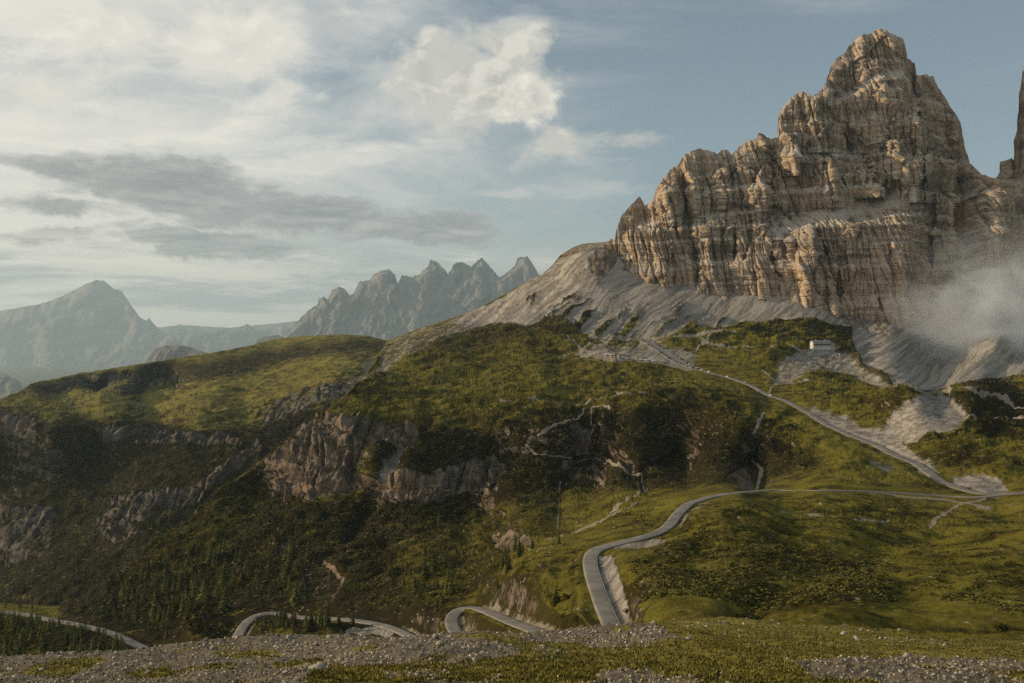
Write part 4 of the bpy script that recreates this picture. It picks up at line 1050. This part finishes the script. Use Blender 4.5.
# annex left and low shed right
Pa = pt(808.5, 356); hut = link(bpy.data.objects.new('small_hut', None)); hut.location = (Pa[0], Pa[1] - 5, Pa[2] + .6); tag(hut, 'small white hut with a pitched roof standing just left of the mountain refuge', 'hut')
boxes('wall', [(-3, 3, 0, 5, -3, 4.2)], M_white, hut); gable('roof', -3, 3, 0, 5, 4.25, 1.6, M_slate, hut, .35, .2); boxes('door', [(.6, 1.8, -.08, .02, 0, 2.2)], M_dark, hut)
w1 = boxes('window', [(-2.0, -.8, -.08, .02, 1.2, 2.6)], M_frame, hut); boxes('pane', [(-1.9, -.9, -.12, -.081, 1.3, 2.5)], M_glass, w1)
Pb = pt(844, 359.5); shd = link(bpy.data.objects.new('low_shed', None)); shd.location = (Pb[0], Pb[1] - 3, Pb[2] + .4); tag(shd, 'long low shed with a pale flat roof at the right below the mountain refuge', 'shed')
boxes('wall', [(-8, 8, 0, 5, -3, 2.4)], M_grey, shd); boxes('roof', [(-8.5, 8.5, -.5, 5.5, 2.42, 2.75)], M_slate, shd)
for x in (-5, -1, 3): boxes('window', [(x, x + 1.4, -.07, .02, .9, 1.9)], M_dark, shd)

# ---- cars
M_tyre = simple_mat('tyre rubber', (.02, .02, .02), .9)
def paint(n, c_): return simple_mat(n, c_, .35, .03, 1, 0, .5)
PAINT = {'white': paint('white paint', (.75, .75, .74)), 'silver': paint('silver paint', (.42, .43, .44)), 'dark grey': paint('dark grey paint', (.08, .085, .09)), 'black': paint('black paint', (.02, .02, .022)), 'red': paint('red paint', (.35, .03, .02)), 'blue': paint('blue paint', (.05, .09, .2))}
def extr(prof_, w_, x=False):
    n = len(prof_); vs = [(-w_, a, b) for a, b in prof_] + [(w_, a, b) for a, b in prof_]
    return vs, [tuple(range(n))[::-1], tuple(range(n, 2 * n))] + [(i, (i + 1) % n, (i + 1) % n + n, i + n) for i in range(n)]
def car_meshes(kind):
    van = kind == 'van'
    if van:
        body = [(-2.8,.35),(2.7,.35),(2.8,.9),(2.5,1.2),(1.9,1.9),(1.6,2.5),(-2.75,2.6)]; glass = [(1.0,1.25),(2.35,1.25),(1.75,1.95),(1.0,2.0)]; wy = (-1.7, 1.7)
    else:
        body = [(-2.15,.3),(2.1,.3),(2.2,.6),(2.1,.8),(1.2,.95),(.5,1.42),(-1.2,1.46),(-2.0,.98),(-2.2,.85)]; glass = [(-1.75,.98),(1.05,.96),(.46,1.36),(-1.15,1.40)]; wy = (-1.35, 1.35)
    vs, fs = extr(body, .88); gv, gf = extr(glass, .90)
    wv_, wf = [], []
    out = []
    for y in wy:
        for x in (-.84, .84):
            n = 10; v = [(x + dx, y + math.cos(6.283 * k / n) * .33, .33 + math.sin(6.283 * k / n) * .33) for dx in (-.11, .11) for k in range(n)]
            out.append((v, [tuple(range(n))[::-1], tuple(range(n, 2 * n))] + [(k, (k + 1) % n, (k + 1) % n + n, k + n) for k in range(n)]))
    return (vs, fs), (gv, gf), out
CARS = {}
def get_car(kind, colr):
    if (kind, colr) not in CARS:
        (a, b), (c_, d), wh = car_meshes(kind)
        CARS[kind, colr] = (pydata('car_body', a, b, [PAINT[colr]]), pydata('windows', c_, d, [M_glass]), [pydata('wheel', p, q, [M_tyre]) for p, q in wh])
    return CARS[kind, colr]
def car(P, ang_, colr, label, group=None, kind='car'):
    bd, gl_, wh = get_car(kind, colr)
    r = link(bpy.data.objects.new('parked_' + kind, None)); r.location = P; r.rotation_euler = (0, 0, ang_)
    link(bpy.data.objects.new('body', bd), r); link(bpy.data.objects.new('windows', gl_), r)
    for m_ in wh: link(bpy.data.objects.new('wheel', m_), r)
    tag(r, label, kind, group)
WU, wU = ROADS['U']
TU = np.gradient(WU[:, :2], axis=0); TU /= np.linalg.norm(TU, axis=1)[:, None]
upx = WU[:, 0] / WU[:, 1] * F + CX
cols = ['white', 'silver', 'dark grey', 'black', 'silver', 'white', 'blue', 'dark grey', 'red']
i = int(np.argmin(np.abs(upx - 700))); side_k = {-1: 0, 1: 0}
idxs = np.where((upx < 702) & (upx > 646))[0]
for j in idxs[::2]:
    for s_ in (-1, 1):
        if random.random() < .2: continue
        hw = wU[j] / 2 - 2.4; nx, ny = -TU[j][1], TU[j][0]
        cl = random.choice(cols)
        car((WU[j][0] + nx * s_ * hw, WU[j][1] + ny * s_ * hw, WU[j][2] + .05), math.atan2(TU[j][1], TU[j][0]) - (0 if True else 0) + random.uniform(-.1, .1), cl,
            cl + ' car parked along the ' + ('right' if s_ * nx > 0 else 'left') + ' edge of the widened road', 'cars parked on the widened road')
for u_, cl, lb in [(709,'white','white car on the upper road, first one right of the parked rows'), (722,'red','red car on the upper road just left of a white one'), (727,'white','white car on the upper road just right of a red one'), (716,'dark grey','dark grey car on the upper road between a white and a red car'), (770,'white','white car alone on the upper road further down the slope'), (745,'silver','silver car on the upper road between the red car and the lone white one')]:
    j = int(np.argmin(np.abs(upx - u_))); car((WU[j][0], WU[j][1], WU[j][2] + .08), math.atan2(TU[j][1], TU[j][0]) - math.pi / 2, cl, lb)
for q in range(34):
    u_ = 583 + q * 2.2 + random.uniform(-.4, .4); v_ = 360 + (u_ - 583) * .055
    if random.random() < .12: continue
    P = pt(u_, v_); cl = random.choice(['white', 'white', 'silver', 'silver', 'dark grey'])
    car((P[0], P[1], P[2] + .3), random.uniform(-.15, .15), cl, cl + ' car in the long row on the gravel terrace', 'cars in the row on the gravel terrace')
P = pt(806, 385.3); car((P[0], P[1], P[2] + .3), 1.5, 'white', 'white van parked alone on the dirt track below the mountain refuge', None, 'van')

# ---- guard rails with posts
def guard(key, i0f, i1f, side, label):
    W, w_ = ROADS[key]; n = len(W); a, b = int(n * i0f), int(n * i1f)
    T = np.gradient(W[:, :2], axis=0); T /= np.linalg.norm(T, axis=1)[:, None]
    Q = W.copy(); Q[:, :2] += np.stack([-T[:, 1], T[:, 0]], -1) * side * (w_[:, None] / 2 - .1)
    Q = Q[a:b]; r = link(bpy.data.objects.new('guard_rail', None)); r.location = Q[0]
    co = []
    for dz in (.52, .76): co.append(Q + [0, 0, dz])
    P_ = np.stack(co, 1) - Q[0]
    P2 = P_.copy(); P2[..., 1] += .06
    PP = np.concatenate([P_, P2[:, ::-1]], 1); PP = np.concatenate([PP, PP[:, :1]], 1)
    link(bpy.data.objects.new('rail', mesh_from('rail', PP.reshape(-1, 3), grid_faces(len(Q), 5), 4, M_rail, smooth=False)), r)
    for q in Q[::1]:
        d = q - Q[0]; boxes('post', [(d[0] - .07, d[0] + .07, d[1] - .07, d[1] + .07, d[2] - .3, d[2] + .85)], M_rail, r)
    tag(r, label, 'guard rail')
M_rail = simple_mat('galvanised steel', (.20, .195, .18), .7, .2, 1, .1)
guard('D', .05, .28, -1, 'steel guard rail along the road at the far left edge')
guard('C', .55, .80, 1, 'curved steel guard rail round the left hairpin bend')

# ---- mist bank against the wall at the right
import bmesh
def blob_mesh(name, loc, rad, mat, seed):
    bm = bmesh.new(); bmesh.ops.create_icosphere(bm, subdivisions=4, radius=1)
    v = np.array([x.co[:] for x in bm.verts]); n = fbm(v[:, 0] * 1.6 + seed, v[:, 1] * 1.6, v[:, 2] * 1.6, 3)
    for x, k_ in zip(bm.verts, n): x.co = x.co * float(1 + .25 * k_)
    me = bpy.data.meshes.new(name); bm.to_mesh(me); bm.free(); me.materials.append(mat)
    o = link(bpy.data.objects.new(name, me)); o.location = loc; o.scale = rad; return o
fm = bpy.data.materials.new('drifting mist'); fm.use_nodes = True; ft = NT(fm.node_tree); ft.n.clear()
fo = ft.node('ShaderNodeOutputMaterial'); pv = ft.node('ShaderNodeVolumePrincipled'); ft.l.new(pv.outputs[0], fo.inputs['Volume'])
pv.inputs['Color'].default_value = (.84, .90, .96, 1); pv.inputs['Anisotropy'].default_value = .1
oc = ft.node('ShaderNodeTexCoord').outputs['Object']
nn = ft.noise(oc, 1.9, 7, .62, .8)
off = ft.node('ShaderNodeVectorMath', operation='MULTIPLY_ADD'); ft.l.new(ft.noise(oc, 1.1, 3, .5, 0, 1), off.inputs[0]); off.inputs[1].default_value = (.7, .7, .7); ft.l.new(oc, off.inputs[2])
off2 = ft.node('ShaderNodeVectorMath', operation='SUBTRACT'); ft.l.new(off.outputs[0], off2.inputs[0]); off2.inputs[1].default_value = (.35, .35, .35)
ln_ = ft.node('ShaderNodeVectorMath', operation='LENGTH'); ft.l.new(off2.outputs[0], ln_.inputs[0])
fall = ft.ramp(ln_.outputs['Value'], .98, .25)
dn = ft.math('MULTIPLY', fall, ft.ramp(nn, .38, .62))
dn = ft.math('MULTIPLY', dn, MIST); ft.l.new(dn, pv.inputs['Density'])
mo = blob_mesh('mist', ((1015 - CX) / F * 1640, 1640, (CY - 312) / F * 1640), (230, 110, 165), fm, 3.3)
tag(mo, 'pale bank of drifting mist in front of the foot of the rock wall at the right', 'mist', kind='stuff')
#@@END@@

# ================================================================== CAMERA
cam = bpy.data.cameras.new('camera'); cam.sensor_width = 36; cam.lens = 36 * F / 1024
cam.clip_start = .5; cam.clip_end = 80000
co_ = link(bpy.data.objects.new('camera', cam)); co_.rotation_euler = (math.radians(90), 0, 0)
S.camera = co_

# ================================================================== LIGHT
az = math.radians(SUN_AZ); el = math.radians(SUN_EL)
sd = Vector((math.sin(az) * math.cos(el), math.cos(az) * math.cos(el), math.sin(el)))
sun = bpy.data.lights.new('sun', 'SUN'); sun.energy = 5.0; sun.angle = math.radians(.5); sun.color = (1.0, .76, .48)
so = link(bpy.data.objects.new('sun', sun)); so.rotation_euler = sd.to_track_quat('Z', 'Y').to_euler(); so.location = (0, 0, 500)

# ================================================================== SKY (world): blue sky + procedural clouds laid out by azimuth and height
w = bpy.data.worlds.new('World'); S.world = w; w.use_nodes = True
t = NT(w.node_tree); bg = t.n['Background']
sky = t.node('ShaderNodeTexSky', sky_type='NISHITA'); sky.sun_disc = False
sky.sun_elevation = el; sky.sun_rotation = az; sky.altitude = 2300; sky.air_density = 1.0; sky.dust_density = 2.0; sky.ozone_density = 1.5
tc = t.node('ShaderNodeTexCoord').outputs['Generated']
sp = t.node('ShaderNodeSeparateXYZ'); t.l.new(tc, sp.inputs[0])
AZ = t.math('MULTIPLY', t.math('ARCTAN2', sp.outputs[0], sp.outputs[1]), 57.2958)
EL = t.math('MULTIPLY', t.math('ARCSINE', sp.outputs[2]), 57.2958)
cmb = t.node('ShaderNodeCombineXYZ'); t.l.new(AZ, cmb.inputs[0]); t.l.new(EL, cmb.inputs[1])
ang = cmb.outputs[0]
def px(u, v):
    x, z = (u - CX) / F, (CY - v) / F
    return math.degrees(math.atan2(x, 1)), math.degrees(math.atan2(z, math.hypot(1, x)))
warp1 = t.noise(t.mapping(ang, (.18, .32, 1)), 1.0, 6, .6, 0, 1)
warp2 = t.noise(t.mapping(ang, (.9, 1.2, 1)), 1.0, 5, .65, 0, 1)
def warped(a1, a2):
    n = t.node('ShaderNodeVectorMath', operation='MULTIPLY_ADD'); t.l.new(warp1, n.inputs[0]); n.inputs[1].default_value = (a1, a1 * .6, 0); t.l.new(ang, n.inputs[2])
    n2 = t.node('ShaderNodeVectorMath', operation='MULTIPLY_ADD'); t.l.new(warp2, n2.inputs[0]); n2.inputs[1].default_value = (a2, a2 * .7, 0); t.l.new(n.outputs[0], n2.inputs[2])
    n3 = t.node('ShaderNodeVectorMath', operation='SUBTRACT'); t.l.new(n2.outputs[0], n3.inputs[0]); n3.inputs[1].default_value = ((a1 + a2) * .5, (a1 * .6 + a2 * .7) * .5, 0)
    return n3.outputs[0]
wv_soft = warped(5.0, 2.6); wv_str = warped(6.0, 1.8)
def blob(vec, u, v, ru, rv, rot=0, soft=.55):
    """elliptic cloud patch, 1 in the middle, 0 outside"""
    a, e = px(u, v)
    k = math.degrees(1 / F)
    r = math.radians(rot)
    m1 = t.node('ShaderNodeMapping', vector_type='TEXTURE'); t.put(m1.inputs[0], vec)
    m1.inputs[1].default_value = (a, e, 0); m1.inputs[2].default_value = (0, 0, r); m1.inputs[3].default_value = (ru * k, rv * k, 1)
    ln = t.node('ShaderNodeVectorMath', operation='LENGTH'); t.l.new(m1.outputs[0], ln.inputs[0])
    return t.ramp(ln.outputs['Value'], 1.0 + soft * .3, 1.0 - soft)
def mx(*a):
    r = a[0]
    for b_ in a[1:]: r = t.math('MAXIMUM', r, b_)
    return r
def sc_(a, k): return t.math('MULTIPLY', a, k)
base = sky.outputs[0]
SKYK = .098
def col(r, g, b): return (r / .085, g / .085, b / .085)
# milky veil that grows toward the sun
veil_n = t.noise(t.mapping(ang, (.045, .15, 1), (0, 0, .10)), 1.0, 7, .6, .6)
side = t.ramp(AZ, 10, -26, False)
veil = t.math('MULTIPLY', t.ramp(t.math('ADD', veil_n, sc_(side, .42)), .50, .86), .97, clamp=True)
lowv = t.math('MULTIPLY', t.ramp(EL, 9, 1), .55)
veil = mx(veil, t.math('MULTIPLY', lowv, t.ramp(AZ, 26, -5)))
c = t.mix(1.0, base, (1.35, 1.15, .90), 'MULTIPLY')
c = t.mix(.2, c, col(.28, .345, .38))
vb = t.ramp(t.noise(t.mapping(ang, (.10, .30, 1), (0, 0, .12)), 1.0, 8, .62, .5), .35, .65)
c = t.mix(veil, c, t.mix(vb, t.mix(side, col(.38, .40, .405), col(.45, .455, .44)), t.mix(side, col(.48, .48, .46), col(.66, .635, .575))))
def fld(vec, u, v, ru, rv, rot=0, k=1.0):
    """1 at the heart of a cloud, falling to 0 at its rim and below 0 outside"""
    a, e = px(u, v); d = math.degrees(1 / F)
    m1 = t.node('ShaderNodeMapping', vector_type='TEXTURE'); t.put(m1.inputs[0], vec)
    m1.inputs[1].default_value = (a, e, 0); m1.inputs[2].default_value = (0, 0, math.radians(rot)); m1.inputs[3].default_value = (ru * d, rv * d, 1)
    ln = t.node('ShaderNodeVectorMath', operation='LENGTH'); t.l.new(m1.outputs[0], ln.inputs[0])
    return t.math('MULTIPLY', t.math('SUBTRACT', 1.0, ln.outputs['Value']), k)
def cloud(c, field, scale, rot, k, lo, hi, op, shadow, light, shift=(.55, -.45), det=9, gain=4.0):
    """add a cloud: noise eats its rim, and the side towards the sun is lighter"""
    n0 = t.noise(t.mapping(ang, scale, (0, 0, rot)), 1.0, det, .6, .25)
    n1 = t.noise(t.mapping(ang, scale, (0, 0, rot), (shift[0] * -scale[0], shift[1] * -scale[1], 0)), 1.0, det, .6, .25)
    dens = t.math('ADD', field, t.math('MULTIPLY', t.math('SUBTRACT', n0, .5), k))
    al = t.math('MULTIPLY', t.ramp(dens, lo, hi), op)
    lit = t.math('ADD', .5, t.math('MULTIPLY', t.math('SUBTRACT', n0, n1), gain), clamp=True)
    edge = t.ramp(dens, hi * 2.6, lo)
    lit = t.math('MAXIMUM', lit, t.math('MULTIPLY', edge, .8))
    return t.mix(al, c, t.mix(lit, shadow, light))
wA = warped(2.0, 1.0); wB = warped(4.5, 1.5)
cream = col(.70, .665, .585); creamd = col(.50, .485, .45)
glow = t.math('MULTIPLY', t.ramp(EL, 11, -1), t.ramp(AZ, 4, -27))
c = t.mix(sc_(glow, .7), c, col(.78, .70, .565))
# bright shreds upper left
c = cloud(c, mx(fld(wA, 235, 40, 105, 52, 0), fld(wA, 70, 20, 150, 45, 0, .9), fld(wA, 40, 90, 120, 30, 0, .6), fld(wA, 275, 98, 60, 26, 12, .8), fld(wA, 345, 12, 30, 14, 0, .5)), (.20, .32, 1), 0, 1.9, .12, .62, .85, creamd, cream)
c = cloud(c, mx(fld(wA, 50, 215, 150, 60, 0, .6), fld(wA, 300, 160, 190, 26, 4, .5), fld(wA, 120, 130, 170, 40, 4, .6)), (.08, .34, 1), -.10, 1.6, .05, .45, .75, col(.50, .495, .47), col(.74, .70, .62))
# thin wisps on the right
c = cloud(c, mx(fld(wA, 600, 188, 90, 14, 3, .8), fld(wA, 512, 194, 40, 8, 0, .9), fld(wA, 560, 152, 90, 22, -4, .5), fld(wA, 520, 20, 60, 14, 5, .7), fld(wA, 400, 18, 36, 10, 0, .6)), (.14, .9, 1), -.06, 1.5, .05, .8, .6, col(.42, .43, .42), col(.58, .565, .52))
c = cloud(c, fld(wA, 634, 139, 44, 13, -3), (.7, 1.6, 1), 0, 1.6, .05, .9, .7, col(.34, .335, .325), col(.46, .45, .42))
c = cloud(c, fld(wA, 560, 262, 60, 20, 0), (.6, 1.3, 1), 0, 1.6, .05, .9, .7, col(.47, .45, .41), col(.60, .55, .48))
# cumulus
c = cloud(c, mx(fld(wA, 475, 84, 100, 62, -6), fld(wA, 425, 78, 50, 36, 0), fld(wA, 500, 40, 60, 26, 0, .9), fld(wA, 555, 148, 60, 22, 8, .5)), (.34, .48, 1), 0, 1.7, .0, .55, .95, col(.32, .32, .305), col(.60, .575, .51), gain=4.2)
c = cloud(c, mx(fld(warped(1.0, .8), 528, 98, 36, 31, 0, 1.0), fld(warped(1.0, .8), 510, 112, 26, 18, 0, .8)), (.75, .95, 1), 0, 1.25, .02, .42, .95, col(.42, .41, .375), col(.72, .68, .60), gain=2.2)
# long dark bank
dkn = t.noise(t.mapping(ang, (.12, .42, 1), (0, 0, -.12)), 1.0, 7, .6)
dkf = mx(fld(wB, 185, 192, 150, 34, -7), fld(wB, 310, 213, 140, 26, -7), fld(wB, 410, 226, 115, 20, -6, 1.1), fld(wB, 210, 242, 120, 20, -7), fld(wB, 85, 172, 90, 16, -10, .8), fld(wB, 40, 235, 100, 12, 0, .6), fld(wB, 60, 205, 80, 12, -4, .6))
c = cloud(c, dkf, (.15, .62, 1), -.12, 1.45, .0, .45, .96, col(.15, .165, .17), col(.38, .38, .365), shift=(.5, -.35), gain=3.2)
# low grey and cream bars near the horizon
bars = t.noise(t.mapping(ang, (.07, .62, 1), (0, 0, -.05)), 1.0, 8, .62, .3)
lowband = t.math('MULTIPLY', t.ramp(EL, .2, 2.2), t.ramp(EL, 6.5, 4.6))
lowband = t.math('MULTIPLY', lowband, t.ramp(AZ, 8, -4))
c = t.mix(t.math('MULTIPLY', lowband, t.ramp(bars, .54, .42)), c, col(.36, .375, .37))
c = t.mix(t.math('MULTIPLY', lowband, t.math('MULTIPLY', t.ramp(bars, .54, .62), .85)), c, col(.72, .66, .56))
t.l.new(c, bg.inputs['Color']); bg.inputs['Strength'].default_value = SKYK

# ================================================================== HAZE
def box_mesh(name, lo, hi, mat):
    x0, y0, z0 = lo; x1, y1, z1 = hi
    v = np.array([(x0,y0,z0),(x1,y0,z0),(x1,y1,z0),(x0,y1,z0),(x0,y0,z1),(x1,y0,z1),(x1,y1,z1),(x0,y1,z1)], float)
    f = np.array([0,3,2,1, 4,5,6,7, 0,1,5,4, 1,2,6,5, 2,3,7,6, 3,0,4,7])
    return mesh_from(name, v, f, 4, mat, smooth=False)
def vol_mat(name, dens, colr, aniso):
    m = bpy.data.materials.new(name); m.use_nodes = True; tt = NT(m.node_tree); tt.n.clear()
    out = tt.node('ShaderNodeOutputMaterial'); pv = tt.node('ShaderNodeVolumePrincipled')
    pv.inputs['Color'].default_value = (*colr, 1); pv.inputs['Density'].default_value = dens; pv.inputs['Anisotropy'].default_value = aniso
    tt.l.new(pv.outputs[0], out.inputs['Volume']); return m, tt, pv
if HAZE:
    hm, _, _ = vol_mat('haze air', 2.3e-5, (.50, .66, .78), .3)
    hz = link(bpy.data.objects.new('haze', box_mesh('haze', (-52000, -60, -920), (52000, 52000, 2500), hm))); hz['kind'] = 'stuff'

S.render.engine = 'CYCLES'
S.cycles.use_denoising = False
S.cycles.max_bounces = 5; S.cycles.diffuse_bounces = 2; S.cycles.volume_bounces = 2; S.cycles.sample_clamp_indirect = 1.5; S.cycles.sample_clamp_direct = 4.0; S.cycles.transparent_max_bounces = 8
S.cycles.volume_step_rate = 1.0; S.cycles.volume_max_steps = 128
S.view_settings.view_transform = 'Standard'; S.view_settings.look = 'None'; S.view_settings.exposure = .2; S.view_settings.gamma = 1
